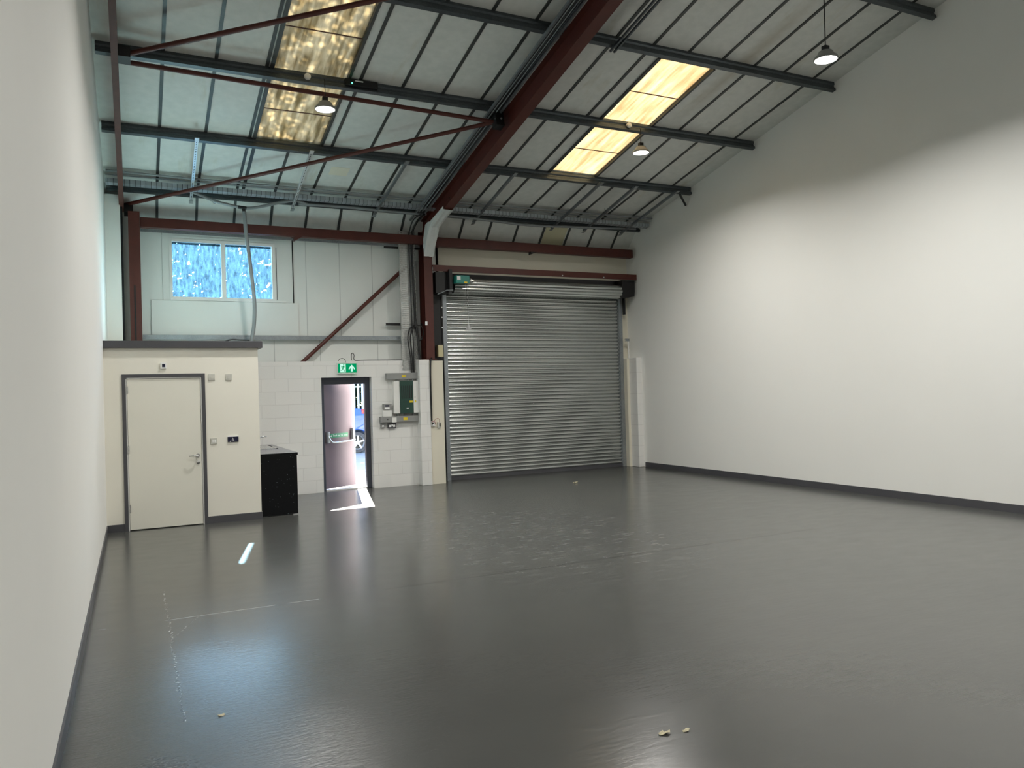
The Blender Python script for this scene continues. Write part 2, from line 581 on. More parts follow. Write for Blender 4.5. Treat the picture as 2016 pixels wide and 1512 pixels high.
def thicken(path, t):
    """offset an open 2-D polyline by t to a closed outline"""
    P = [Vector((a, b)) for a, b in path]
    off = []
    for i, p in enumerate(P):
        ns = []
        for q0, q1 in ((i - 1, i), (i, i + 1)):
            if 0 <= q0 and q1 < len(P):
                d = (P[q1] - P[q0]).normalized()
                ns.append(Vector((-d.y, d.x)))
        if len(ns) == 2:
            m = (ns[0] + ns[1])
            m = m / max(0.3, m.length_squared) * 2
        else:
            m = ns[0]
        off.append(p + m * t)
    return [tuple(p) for p in P] + [tuple(p) for p in reversed(off)]

def thing(name, label, cat, loc, group=None):
    o = bpy.data.objects.new(name, None)
    o.empty_display_size = 0.1
    COL.objects.link(o)
    o.location = loc
    o['label'] = label
    o['category'] = cat
    if group:
        o['group'] = group
    return o

def tag(o, label, cat, group=None):
    o['label'] = label
    o['category'] = cat
    if group:
        o['group'] = group
    return o

def struct(o):
    o['kind'] = 'structure'
    return o

def copy_tree(o, parent=None):
    c = o.copy()
    COL.objects.link(c)
    if parent is not None:
        c.parent = parent
    for ch in list(o.children):
        copy_tree(ch, c)
    return c

def smooth_path(pts, k=6):
    """Catmull-Rom through 3-D points"""
    P = [Vector(p) for p in pts]
    out = []
    for i in range(len(P) - 1):
        p0, p1, p2, p3 = P[max(i - 1, 0)], P[i], P[i + 1], P[min(i + 2, len(P) - 1)]
        for j in range(k):
            t = j / k
            out.append(0.5 * ((2 * p1) + (p2 - p0) * t + (2 * p0 - 5 * p1 + 4 * p2 - p3) * t * t + (3 * p1 - p0 - 3 * p2 + p3) * t ** 3))
    out.append(P[-1])
    return out

# ------------------------------------------------------------------ building dimensions (metres)
XL, XR = -0.36, 9.80            # faces of the left and right partition walls
YB = -9.0                       # back wall behind the viewer
YC = 14.05                      # inside face of the wall cladding
YW = 13.80                      # face of the painted blockwork
SL = 0.22                       # roof slope
RIDGE_Y = 2.4
zp = lambda y: 5.404 + SL * (11.876 - y)      # underside line of the purlins
zr = lambda y: zp(y) + 0.145                  # underside of the roof lining
AL = math.atan(SL)
NRM = Vector((0, math.sin(AL), math.cos(AL)))     # roof normal
DWN = Vector((0, math.cos(AL), -math.sin(AL)))    # down the slope, towards the eave

# ------------------------------------------------------------------ structure
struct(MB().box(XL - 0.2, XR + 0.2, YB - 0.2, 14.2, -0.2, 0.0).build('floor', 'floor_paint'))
struct(MB().box(XL - 0.12, XL, YB, 14.35, 0.0, 8.2).build('wall_left', 'wall_paint'))
struct(MB().box(XR, XR + 0.12, YB, 14.35, 0.0, 8.2).build('wall_right', 'wall_paint'))
struct(MB().box(XL - 0.12, XR + 0.12, YB - 0.15, YB, 0.0, 8.2).build('wall_back', 'wall_paint'))
struct(MB().box(XL, XL + 0.012, YB, 11.37, 0.0, 0.10).build('baseboard_left', 'dark_grey_paint'))
struct(MB().box(XR - 0.014, XR, YB, 13.62, 0.0, 0.105).build('baseboard_right', 'dark_grey_paint'))
# boxed return of the left wall beside the column
struct(MB().box(XL, -0.145, 13.60, 13.72, 2.52, 4.98).build('trim_1', 'wall_paint'))
struct(MB().box(-0.145, -0.115, 13.66, 14.0, 2.52, 4.90).build('trim_2', 'dark_gap'))

# roof lining: front slope in strips, left open where the two skylights are
SKY1 = (1.69, 2.645, 8.40, 11.90)
SKY2 = (6.665, 7.600, 8.62, 11.90)
roof = MB()
def roof_piece(x0, x1, y0, y1, th=0.10):
    v = []
    for x in (x0, x1):
        for y in (y0, y1):
            for h in (0, th):
                v.append((x, y, zr(y) + h))
    roof.hexa(v)
xs = [XL - 0.1, SKY1[0], SKY1[1], SKY2[0], SKY2[1], XR + 0.1]
YE = 13.50
for i in range(5):
    a, b = xs[i], xs[i + 1]
    if i == 1:
        roof_piece(a, b, RIDGE_Y, SKY1[2]); roof_piece(a, b, SKY1[3], YE)
    elif i == 3:
        roof_piece(a, b, RIDGE_Y, SKY2[2]); roof_piece(a, b, SKY2[3], YE)
    else:
        roof_piece(a, b, RIDGE_Y, YE)
# rear slope down to the back wall
zk = zr(RIDGE_Y)
zb_ = lambda y: zk - SL * (RIDGE_Y - y)
roof.hexa([(x, y, zb_(y) + h) for x in (XL - 0.1, XR + 0.1) for y in (YB - 0.1, RIDGE_Y) for h in (0, 0.10)])
# curved eave down to the cladding
ec = [(YE, zr(YE)), (13.64, zr(13.64)), (YC + 0.01, 4.715), (YC + 0.02, 4.66)]
roof.sweep(thicken(ec, 0.06), (XL - 0.1, 0, 0), (XR + 0.1, 0, 0), (0, 1, 0), (0, 0, 1))
ceiling = struct(roof.build('ceiling', 'roof_liner', smooth=30))
# dark cover strips over the joints of the lining sheets
SEAMS = [0.395, 1.0, 1.605, 2.815, 3.41, 4.0, 4.595, 5.19, 5.79, 6.385, 8.17, 8.75, 9.35]
strips = MB()
def strip_on(x, w, y0, y1, d=0.012):
    strips.hexa([(xx, y, zr(y) - h) for xx in (x - w / 2, x + w / 2) for y in (y0, y1) for h in (0, d)])
def strip_eave(x, w):
    n = len(ec)
    for a, b in zip(ec[:-1], ec[1:]):
        strips.hexa([(xx, q[0] - s * 0.010, q[1] - s * 0.010) for xx in (x - w / 2, x + w / 2) for q in (a, b) for s in (0, 1)])
for s in SEAMS:
    strip_on(s, 0.042, 3.0, YE)
    strip_eave(s, 0.042)
for s in (2.21, 6.98, 7.58):
    strip_on(s, 0.042, SKY1[3] + 0.02, YE); strip_eave(s, 0.042)
    strip_on(s, 0.042, 3.0, 8.4)
strip_on(1.70, 0.05, SKY1[3] + 0.02, YE)
strips.build('cover_strip', 'seam_steel', ceiling)
MB().hexa([(x, y, zr(y) - h) for x in (2.95, 3.25) for y in (12.44, 12.70) for h in (0, 0.004)]).build('repair_patch', 'cream_panel', ceiling)
q0, q1 = ec[1], ec[2]
MB().hexa([(x, q0[0] + (q1[0] - q0[0]) * f - h * 0.7, q0[1] + (q1[1] - q0[1]) * f - h * 0.7) for x in (7.62, 8.12) for f in (0.05, 0.95) for h in (0.0, 0.005)]).build('repair_patch', 'patch_board', ceiling)

# skylights
def skylight(n, S, mat):
    x0, x1, y0, y1 = S
    m = MB()
    m.hexa([(x, y, zr(y) + h) for x in (x0, x1) for y in (y0, y1) for h in (0.030, 0.036)])
    o = struct(m.build('window_%d' % n, mat))
    f = MB()
    for xa, xb in ((x0 - 0.045, x0 + 0.004), (x1 - 0.004, x1 + 0.035)):
        f.hexa([(x, y, zr(y) + h) for x in (xa, xb) for y in (y0, y1) for h in (-0.022, 0.09)])
    for ya, yb in ((y0 - 0.02, y0 + 0.01), (y1 - 0.01, y1 + 0.02)):
        f.hexa([(x, y, zr(y) + h) for x in (x0, x1) for y in (ya, yb) for h in (-0.005, 0.09)])
    f.build('window_frame', 'seam_steel', o)
    l = MB()
    for fr in ((0.27, 0.77) if n == 2 else (0.25, 0.75)):
        y = y0 + (y1 - y0) * fr
        l.hexa([(x, yy, zr(yy) + h) for x in (x0, x1) for yy in (y - 0.006, y + 0.006) for h in (0.022, 0.032)])
    l.build('lap_joint', 'brown_oxide', o)
    return o
skylight(2, SKY1, 'skylight_sheet_dirty')
skylight(3, SKY2, 'skylight_sheet')

# front wall: painted blockwork with the fire door opening, piers, cladding above
bw = MB()
BT = 2.33
bw.box(XL, 2.98, YW, 14.0, 0, BT)
bw.box(3.895, 4.76, YW, 14.0, 0, BT)
bw.box(2.98, 3.895, YW, 14.05, 2.04, BT)
struct(bw.build('wall_front', 'block_paint'))
struct(MB().box(4.75, 4.95, 13.60, 14.03, 0, 2.335).build('trim_3', 'block_paint', bevel=0.006))
struct(MB().box(4.955, 5.235, 13.64, 14.03, 0, 2.315).build('trim_4', 'cream_panel', bevel=0.004))
struct(MB().box(9.60, 9.69, 13.93, 14.25, 0, 2.335).build('trim_5', 'cream_panel'))
struct(MB().box(9.66, XR, 13.66, 14.25, 0, 2.345).build('trim_6', 'block_paint', bevel=0.006))

cl = MB()
WX0, WX1, WZ0, WZ1 = 0.605, 2.225, 3.44, 4.378
cl.box(XL - 0.1, WX0, YC, YC + 0.08, 0, 4.78)
cl.box(WX1, 5.35, YC, YC + 0.08, 2.035, 4.78)
cl.box(WX0, WX1, YC, YC + 0.08, 0, WZ0)
cl.box(WX0, WX1, YC, YC + 0.08, WZ1, 4.78)
cl.box(WX1, 2.98, YC, YC + 0.08, 0, BT)
cl.box(3.895, 5.35, YC, YC + 0.08, 0, BT)
cladding = struct(cl.build('wall_front_upper', 'cladding_paint'))
struct(MB().box(5.225, 5.42, 14.045, 14.25, 0, 4.0).build('trim_9', 'dark_gap'))
sm = MB()
for x in (0.46, 2.815, 3.42, 4.03, 4.62):
    sm.box(x - 0.006, x + 0.006, YC - 0.004, YC, 2.72, 4.72)
for x in (2.23, 3.03, 4.10):
    sm.box(x - 0.006, x + 0.006, YC - 0.004, YC, BT, 2.72)
sm.build('panel_joint', 'cladding_seam', cladding)
MB().box(2.575, 2.592, YC - 0.012, YC, 2.76, 4.56).build('joint_strip', 'dark_gap', cladding)
struct(MB().box(0.275, 2.655, YC - 0.030, YC - 0.004, 2.80, 3.38).build('trim_7', 'cladding_paint', bevel=0.003))
struct(MB().box(5.35, XR + 0.1, YC + 0.070, YC + 0.20, 3.6, 4.80).box(9.55, XR + 0.1, YC + 0.098, YC + 0.20, 0, 3.6)
       .box(5.30, 5.35, YC, YC + 0.2, 0, 4.8).box(5.30, XR + 0.1, YC + 0.005, YC + 0.24, 4.665, 4.80).build('wall_front_right', 'cream_panel'))

# strip window high in the cladding
wf = MB()
fy0, fy1 = YC - 0.025, YC + 0.05
for a in ((WX0 - 0.04, WX0 + 0.005, WZ0 - 0.03, WZ1 + 0.04), (WX1 - 0.005, WX1 + 0.05, WZ0 - 0.03, WZ1 + 0.04), (1.382, 1.453, WZ0, WZ1)):
    wf.box(a[0], a[1], fy0, fy1, a[2], a[3])
wf.box(WX0, WX1, fy0, fy1, WZ1 - 0.005, WZ1 + 0.04)
wf.box(WX0, WX1, fy0, fy1, WZ0 - 0.03, WZ0 + 0.005)
win = struct(wf.build('window_1', 'white_plastic'))
MB().box(WX0, 1.385, YC + 0.018, YC + 0.022, WZ0, WZ1).build('pane', 'dirty_glass', win)
MB().box(1.450, WX1, YC + 0.018, YC + 0.022, WZ0, WZ1).build('pane', 'dirty_glass', win)
sur = MB()
sur.box(0.46, WX0 - 0.04, YC - 0.012, YC - 0.002, 3.385, 4.47).box(WX1 + 0.05, 2.36, YC - 0.012, YC - 0.002, 3.385, 4.47)
sur.box(WX0 - 0.04, WX1 + 0.05, YC - 0.012, YC - 0.002, WZ1 + 0.04, 4.47)
sur.build('window_surround', 'cladding_paint', win)
MB().box(0.57, 2.45, YC - 0.035, YC, 3.385, 3.412).build('window_sill', 'white_plastic', win)
MB().box(2.295, 2.303, YC - 0.016, YC - 0.01, 3.43, 4.36).build('window_gap', 'dark_gap', win)

# ------------------------------------------------------------------ toilet enclosure
TY, TX = 11.37, 1.575
en = MB()
DX0, DX1, DZ = -0.150, 0.870, 2.065        # outer lines of the door architrave
en.box(XL, DX0 + 0.03, TY, TY + 0.1, 0, 2.42)
en.box(DX1 - 0.03, TX, TY, TY + 0.1, 0, 2.42)
en.box(DX0 + 0.03, DX1 - 0.03, TY, TY + 0.1, DZ - 0.03, 2.42)
en.box(TX - 0.1, TX, TY + 0.1, YW, 0, 2.42)
struct(en.build('wall_enclosure', 'enclosure_paint'))
struct(MB().box(XL, TX + 0.02, TY + 0.05, YW, 2.40, 2.50).build('ceiling_enclosure', 'cream_panel'))
struct(MB().box(XL, TX + 0.06, TY - 0.055, TY + 0.05, 2.412, 2.508).box(TX + 0.02, TX + 0.06, TY, YW, 2.412, 2.508).build('trim_8', 'dark_grey_paint', bevel=0.003))
struct(MB().box(DX1, TX + 0.012, TY - 0.012, TY, 0, 0.10).box(TX, TX + 0.012, TY, TY + 0.1, 0, 0.10).build('baseboard_enclosure', 'dark_grey_paint'))
struct(MB().box(XL + 0.012, DX0, TY - 0.012, TY, 0, 0.10).build('baseboard_corner', 'dark_grey_paint'))

arch = MB()
aw = 0.045
arch.box(DX0, DX0 + aw, TY - 0.018, TY, 0, DZ).box(DX1 - aw, DX1, TY - 0.018, TY, 0, DZ).box(DX0 + aw, DX1 - aw, TY - 0.018, TY, DZ - aw, DZ)
door1 = struct(arch.build('door_1', 'dark_grey_paint', bevel=0.002))
jb = MB()
jb.box(DX0 + aw - 0.002, DX0 + aw + 0.012, TY - 0.008, TY + 0.1, 0, DZ - aw).box(DX1 - aw - 0.014, DX1 - aw + 0.002, TY - 0.008, TY + 0.1, 0, DZ - aw)
jb.box(DX0 + aw, DX1 - aw, TY - 0.008, TY + 0.1, DZ - aw - 0.014, DZ - aw + 0.002)
jb.build('door_lining', 'white_plastic', door1)
lf = MB().box(DX0 + aw + 0.016, DX1 - aw - 0.018, TY + 0.002, TY + 0.042, 0.012, DZ - aw - 0.02).build('door_leaf', 'door_white', door1, bevel=0.0015)
for z in (1.86, 1.07, 0.29):
    MB().tube([(DX0 + aw + 0.014, TY - 0.006, z - 0.05), (DX0 + aw + 0.014, TY - 0.006, z + 0.05)], 0.008, 10).box(DX0 + aw + 0.004, DX0 + aw + 0.026, TY - 0.004, TY + 0.002, z - 0.05, z + 0.05).build('hinge', 'stainless', door1)
hx = 0.757
h = MB().lathe([(0.0, 0), (0.026, 0), (0.026, 0.010), (0.0, 0.010)], (hx, TY + 0.002, 0.945), (0, -1, 0), 24)
h.tube([(hx, TY, 0.945), (hx, TY - 0.05, 0.945), (hx - 0.012, TY - 0.058, 0.946), (hx - 0.06, TY - 0.060, 0.947), (hx - 0.115, TY - 0.052, 0.943)], 0.009, 12)
h.build('door_handle', 'stainless', door1, smooth=40)
MB().lathe([(0.0, 0), (0.025, 0), (0.025, 0.009), (0.020, 0.012), (0.0, 0.012)], (hx + 0.003, TY + 0.002, 0.855), (0, -1, 0), 24).build('thumb_turn', 'stainless', door1, smooth=40)

# small plates on the enclosure
def plate(name, label, cat, x0, x1, z0, z1, y=TY, d=0.012, mat='switch_grey'):
    o = MB().box(x0, x1, y - d, y, z0, z1).build(name, mat, bevel=0.002)
    return tag(o, label, cat)
t = plate('thermostat', 'small white thermostat with black screen above the white door', 'thermostat', 0.318, 0.392, 2.133, 2.218, d=0.022, mat='white_plastic')
MB().box(0.338, 0.376, TY - 0.0235, TY - 0.0215, 2.155, 2.196).build('screen', 'navy_plate', t)
t = plate('fused_switch', 'grey switch plate with centre fuse, top left beside the white door', 'switch', 0.917, 0.999, 1.968, 2.054)
MB().box(0.945, 0.985, TY - 0.016, TY - 0.011, 1.990, 2.022).build('fuse_carrier', 'switch_grey', t, bevel=0.001)
t = plate('light_switch', 'plain grey switch plate high on the enclosure, farther from the door', 'switch', 1.139, 1.221, 1.965, 2.050)
MB().box(1.157, 1.190, TY - 0.016, TY - 0.011, 1.985, 2.032).build('rocker', 'switch_grey', t, bevel=0.001)
t = plate('key_switch', 'grey double rocker switch plate at handle height by the white door', 'switch', 0.926, 1.008, 1.090, 1.172)
for k in (0.945, 0.972):
    MB().box(k, k + 0.018, TY - 0.016, TY - 0.011, 1.112, 1.148).build('rocker', 'white_plastic', t, bevel=0.001)
t = plate('alarm_reset_panel', 'navy accessible toilet alarm panel with white wheelchair symbol', 'alarm panel', 1.148, 1.288, 1.104, 1.178, d=0.014, mat='navy_plate')
MB().box(1.146, 1.290, TY - 0.016, TY, 1.178, 1.186).build('top_edge', 'white_mark', t)
sy = MB()
cx_, cz_ = 1.213, 1.141
yy = TY - 0.0155
sy.lathe([(0.0, 0), (0.0045, 0), (0.0045, 0.001), (0.0, 0.001)], (cx_ - 0.004, yy + 0.001, cz_ + 0.022), (0, -1, 0), 12)
arc = [(cx_ + 0.013 * math.cos(a), yy, cz_ - 0.008 + 0.013 * math.sin(a)) for a in [R(130 + 20 * k) for k in range(13)]]
for p, q in zip(arc[:-1], arc[1:]):
    sy.bar(p, q, 0.004, 0.001, (0, 1, 0))
for p, q in (((-0.004, 0.016), (-0.003, 0.0)), ((-0.003, 0.0), (0.010, -0.001)), ((0.010, -0.001), (0.015, -0.016)), ((-0.003, 0.009), (0.008, 0.008))):
    sy.bar((cx_ + p[0], yy, cz_ + p[1]), (cx_ + q[0], yy, cz_ + q[1]), 0.004, 0.001, (0, 1, 0))
sy.build('wheelchair_symbol', 'white_mark', t)
MB().lathe([(0.0, 0), (0.007, 0), (0.007, 0.004), (0.0, 0.004)], (1.178, TY - 0.014, 1.115), (0, -1, 0), 12).build('indicator', 'white_mark', t)

# ------------------------------------------------------------------ kitchen counter
CX0, CX1, CY0 = TX + 0.002, 2.115, 11.50
cn = thing('kitchen_counter', 'black speckled kitchen counter with grey worktop beside the enclosure', 'counter', ((CX0 + CX1) / 2, 12.6, 0))
MB().box(CX0, CX1 - 0.012, CY0, CY0 + 0.02, 0.012, 0.862).build('end_panel', 'black_laminate', cn)
MB().box(CX0, CX1 - 0.04, CY0 + 0.02, YW - 0.005, 0.10, 0.862).build('carcass', 'door_white', cn)
MB().box(CX0, CX1 - 0.08, CY0 + 0.03, YW - 0.005, 0.0, 0.10).build('plinth', 'dark_grey_paint', cn)
for k in range(4):
    y0 = CY0 + 0.03 + k * 0.565
    d = MB().box(CX1 - 0.04, CX1 - 0.02, y0, y0 + 0.555, 0.11, 0.855).build('cupboard_door', 'white_plastic', cn)
MB().box(CX0, CX1, CY0 - 0.012, YW - 0.003, 0.863, 0.900).build('worktop', 'worktop_laminate', cn, bevel=0.003)
MB().box(CX0, CX1, CY0 - 0.0135, CY0 - 0.012, 0.863, 0.900).build('worktop_edge', 'black_laminate', cn)
sk = MB()
sx0, sx1, sy0, sy1 = 1.60, 2.02, 12.62, 13.55
sk.box(sx0, sx1, sy0, sy0 + 0.03, 0.9005, 0.908).box(sx0, sx1, sy1 - 0.45, sy1, 0.9005, 0.908).box(sx0, sx0 + 0.03, sy0, sy1, 0.9005, 0.908).box(sx1 - 0.03, sx1, sy0, sy1, 0.9005, 0.908)
sk.box(sx0 + 0.03, sx1 - 0.03, sy0 + 0.03, sy1 - 0.45, 0.9005, 0.902)
tag(sk.build('sink', 'stainless', bevel=0.002), 'shallow stainless steel sink set on the grey worktop', 'sink')
tp = MB().tube(smooth_path([(1.70, 12.9, 0.9085), (1.70, 12.9, 0.99), (1.73, 12.9, 1.035), (1.80, 12.9, 1.08), (1.87, 12.9, 1.088), (1.885, 12.9, 1.075)]), 0.011, 12).lathe([(0.0, 0), (0.024, 0), (0.024, 0.03), (0.0, 0.035)], (1.70, 12.9, 0.9085), (0, 0, 1), 18)
tag(tp.build('sink_tap', 'chrome', smooth=50), 'slim chrome swan neck tap over the sink', 'tap')
bk = MB().box(TX, TX + 0.012, 13.05, 13.10, 1.80, 1.98).box(TX, TX + 0.10, 13.06, 13.09, 1.968, 1.98)
tag(bk.build('wall_bracket', 'black_steel'), 'small black angled bracket sticking out from enclosure side above the sink', 'bracket')

# ------------------------------------------------------------------ steel frame
def ibeam(b, d, tf=0.012, tw=0.009):
    return [(-b / 2, 0), (b / 2, 0), (b / 2, tf), (tw / 2, tf), (tw / 2, d - tf), (b / 2, d - tf), (b / 2, d), (-b / 2, d), (-b / 2, d - tf), (-tw / 2, d - tf), (-tw / 2, tf), (-b / 2, tf)]

def on_slope(x, y, below):
    """a point `below` metres under the purlin line, measured square to the roof"""
    return Vector((x, y, zp(y))) - NRM * below

RX = 5.018
rf = thing('portal_rafter', 'thick dark red steel rafter sloping up from the column', 'rafter', (RX, 13.7, 4.9))
a, b = on_slope(RX, 13.93, 0.305), on_slope(RX, RIDGE_Y + 0.3, 0.305)
MB().sweep(ibeam(0.165, 0.303), a, b, (1, 0, 0), NRM).build('beam', 'red_oxide', rf)
for y in (13.55, 11.83, 10.12, 8.385, 6.71):
    p = Vector((RX - 0.083, y, zp(y)))
    MB().sweep([(-0.09, 0.0), (0.09, 0.0), (0.09, 0.13), (-0.09, 0.13)], p + Vector((-0.012, 0, 0)), p + Vector((-0.004, 0, 0)), DWN, NRM).build('purlin_cleat', 'black_steel', rf)
pl = MB()
g = Vector((RX - 0.09, 10.16, zp(10.16) - 0.09))
pl.sweep([(-0.16, -0.14), (0.16, -0.14), (0.16, 0.10), (-0.16, 0.10)], g + Vector((-0.13, 0, 0.0)), g + Vector((0.0, 0, 0.0)), DWN * 0.45, NRM)
pl.build('brace_gusset', 'black_steel', rf)
for k in range(3):
    MB().lathe([(0, 0), (0.014, 0), (0.014, 0.012), (0, 0.012)], g + Vector((-0.05 - 0.035 * k, -0.085 + 0.02 * k, -0.02 - 0.05 * (k % 2))), (0, -1, -0.2), 8).build('bolt', 'bright_galvanised', rf)
MB().lathe([(0, 0), (0.012, 0), (0.012, 0.01), (0, 0.01)], on_slope(RX - 0.005, 12.55, 0.15), (-1, 0, 0), 8).build('bolt', 'black_steel', rf)

# left end rafter, a narrow brown section
lr = MB()
a, b = on_slope(-0.125, 13.9, 0.20), on_slope(-0.125, RIDGE_Y + 0.3, 0.20)
lr.sweep([(-0.036, 0), (0.036, 0), (0.036, 0.198), (-0.036, 0.198)], a, b, (1, 0, 0), NRM)
lro = lr.build('end_rafter', 'brown_oxide')
tag(lro, 'narrow brown steel rafter running up beside the left wall', 'rafter')
for y, below in ((13.86, 0.19), (9.95, 0.12)):
    p = on_slope(-0.06, y, below)
    MB().sweep([(-0.20, -0.07), (0.12, -0.07), (0.12, 0.07), (-0.20, 0.07)], p + Vector((-0.03, 0, 0)), p + Vector((0.10, 0, 0)), DWN * 0.5, NRM).build('brace_gusset', 'black_steel', lro)

# columns
colx = MB().sweep([(p, q) for p, q in ibeam(0.165, 0.30)], (RX, 13.70, 2.33), (RX, 13.70, 4.93), (1, 0, 0), (0, 1, 0))
colm = colx.build('steel_column', 'red_oxide')
tag(colm, 'dark red steel column between the fire door and the roller shutter', 'column')
MB().box(RX - 0.12, RX + 0.12, 13.68, 14.02, 2.335, 2.347).build('base_plate', 'red_oxide', colm)
lc = MB().sweep(ibeam(0.167, 0.22), (0.048, 13.60, 2.50), (0.048, 13.60, 4.735), (1, 0, 0), (0, 1, 0)).build('steel_column', 'red_oxide')
tag(lc, 'dark red steel column standing behind the enclosure roof by the left wall', 'column')
MB().box(0.028, 0.050, 13.590, 13.60, 2.52, 3.55).build('slot', 'black_steel', lc)

# eave beams
eb = MB().box(0.135, 4.935, 13.70, 13.84, 4.515, 4.672).build('eave_beam', 'red_oxide', bevel=0.006)
tag(eb, 'dark red horizontal beam above the strip window', 'beam')
MB().add([(2.56, 13.70, 4.515), (2.70, 13.70, 4.515), (2.56, 13.70, 4.43), (2.56, 13.80, 4.515), (2.70, 13.80, 4.515), (2.56, 13.80, 4.43)], [(0, 1, 2), (3, 5, 4), (0, 3, 4, 1), (1, 4, 5, 2), (0, 2, 5, 3)]).build('cleat', 'red_oxide', eb)
er = MB().box(5.10, 9.70, 13.72, 13.86, 4.495, 4.668).build('eave_beam', 'red_oxide', bevel=0.006)
tag(er, 'dark red horizontal beam above the roller shutter, just below the roof', 'beam')
MB().add([(7.22, 13.72, 4.495), (7.36, 13.72, 4.495), (7.22, 13.72, 4.44), (7.22, 13.82, 4.495), (7.36, 13.82, 4.495), (7.22, 13.82, 4.44)], [(0, 1, 2), (3, 5, 4), (0, 3, 4, 1), (1, 4, 5, 2), (0, 2, 5, 3)]).build('cleat', 'black_steel', er)
MB().box(9.70, 9.712, 13.74, 13.85, 4.52, 4.66).build('end_cap', 'bright_galvanised', er)
sr = MB().sweep(thicken([(0, 0), (0, 0.045), (0.06, 0.045)], 0.004), (0.14, 13.90, 4.475), (4.93, 13.90, 4.475), (0, 1, 0), (0, 0, 1))
tag(sr.build('angle_rail', 'galvanised'), 'thin galvanised angle rail just under the left eave beam', 'rail')

# mid-height cladding rail
mr = MB().sweep(thicken([(0.05, 0.01), (0.0, 0.0), (0.0, 0.068), (0.05, 0.058)], 0.003), (0.14, 13.95, 2.725), (4.93, 13.95, 2.725), (0, 1, 0), (0, 0, 1))
tag(mr.build('cladding_rail', 'galvanised'), 'galvanised horizontal rail across the white cladding behind the diagonal brace', 'rail')
mr2 = MB().sweep(thicken([(0.05, 0.01), (0.0, 0.0), (0.0, 0.05), (0.05, 0.04)], 0.003), (9.60, 13.95, 2.72), (9.70, 13.95, 2.72), (0, 1, 0), (0, 0, 1)).build('cladding_rail', 'galvanised')
tag(mr2, 'short grey rail with a white post above the right-hand pier', 'rail')
MB().box(9.665, 9.685, 13.95, 13.975, 2.345, 2.72).build('post', 'white_plastic', mr2)

# purlins
SIG = thicken([(0, 0.020), (0, 0), (-0.065, 0), (-0.065, 0.042), (-0.046, 0.058), (-0.046, 0.086), (-0.065, 0.102), (-0.065, 0.1425), (0, 0.1425), (0, 0.124)], -0.003)
PUR = [(13.600, 'lowest dark galvanised roof purlin, carrying the slotted tray above the eave beams'),
       (11.876, 'galvanised roof purlin at the foot of both skylights, second up from the eave'),
       (10.166, 'galvanised roof purlin crossing both skylights, with two lamps hung from it'),
       (8.430, 'galvanised roof purlin at the upper end of both skylights'),
       (6.756, 'galvanised roof purlin in the top right corner that the far right lamp hangs from'),
       (5.030, 'galvanised roof purlin of which only the tip shows at the top right edge')]
purlins = []
for y, lab in PUR:
    p0, p1 = Vector((XL + 0.03, y, zp(y))), Vector((XR - 0.02, y, zp(y)))
    o = MB().sweep(SIG, p0, p1, DWN, NRM).build('roof_purlin', 'purlin_steel')
    tag(o, lab, 'purlin', 'roof purlins')
    purlins.append(o)

# diagonal bracing tubes
def brace(label, p0, p1, r=0.030):
    o = MB().tube([p0, p1], r, 14).build('bracing_tube', 'red_oxide', smooth=60)
    return tag(o, label, 'brace', 'red bracing tubes')
brace('long red roof brace from the left column top up to the main rafter', (-0.08, 13.80, 4.872), (4.90, 10.16, 5.668))
brace('red roof brace rising from the left rafter across the dappled skylight', (-0.02, 9.93, 5.73), (3.30, 7.76, 6.200))
brace('straight red tie tube running level along the two-lamp purlin', (-0.02, 10.045, 5.69), (4.91, 10.20, 5.652))
brace('red diagonal tube brace across the white front cladding above the fire door', (2.66, 13.912, 2.30), (4.66, 13.912, 4.115), 0.034)

# white plastic wrapped round the haunch where rafter meets column
wp = MB()
rows = [(12.60, 4.925, 0.0), (12.95, 4.86, 0.01), (13.30, 4.765, 0.02), (13.42, 4.64, 0.015), (13.55, 4.48, 0.01), (13.675, 4.285, 0.0)]
random.seed(4)
vs, fs = [], []
for (y, z, w) in rows:
    for x, dz in ((4.925, {13.30: 0.09, 13.42: 0.23, 13.55: 0.36, 13.675: 0.30}.get(y, 0.05)), (4.922, 0.0), (4.965, -0.012), (5.02, -0.006), (5.06, -0.014), (5.112, 0.0), (5.115, 0.04)):
        vs.append((x + random.uniform(-.006, .006), y + random.uniform(-.006, .006) - 0.012, z + dz + random.uniform(-.006, .006)))
nc = 7
for i in range(len(rows) - 1):
    for k in range(nc - 1):
        fs.append((i * nc + k, i * nc + k + 1, (i + 1) * nc + k + 1, (i + 1) * nc + k))
wp.add(vs, fs)
wpo = wp.build('plastic_wrap', 'wrap_plastic')
so = wpo.modifiers.new('thick', 'SOLIDIFY'); so.thickness = 0.004
tag(wpo, 'crumpled white plastic sheet wrapped round the column head under the rafter', 'plastic sheet')

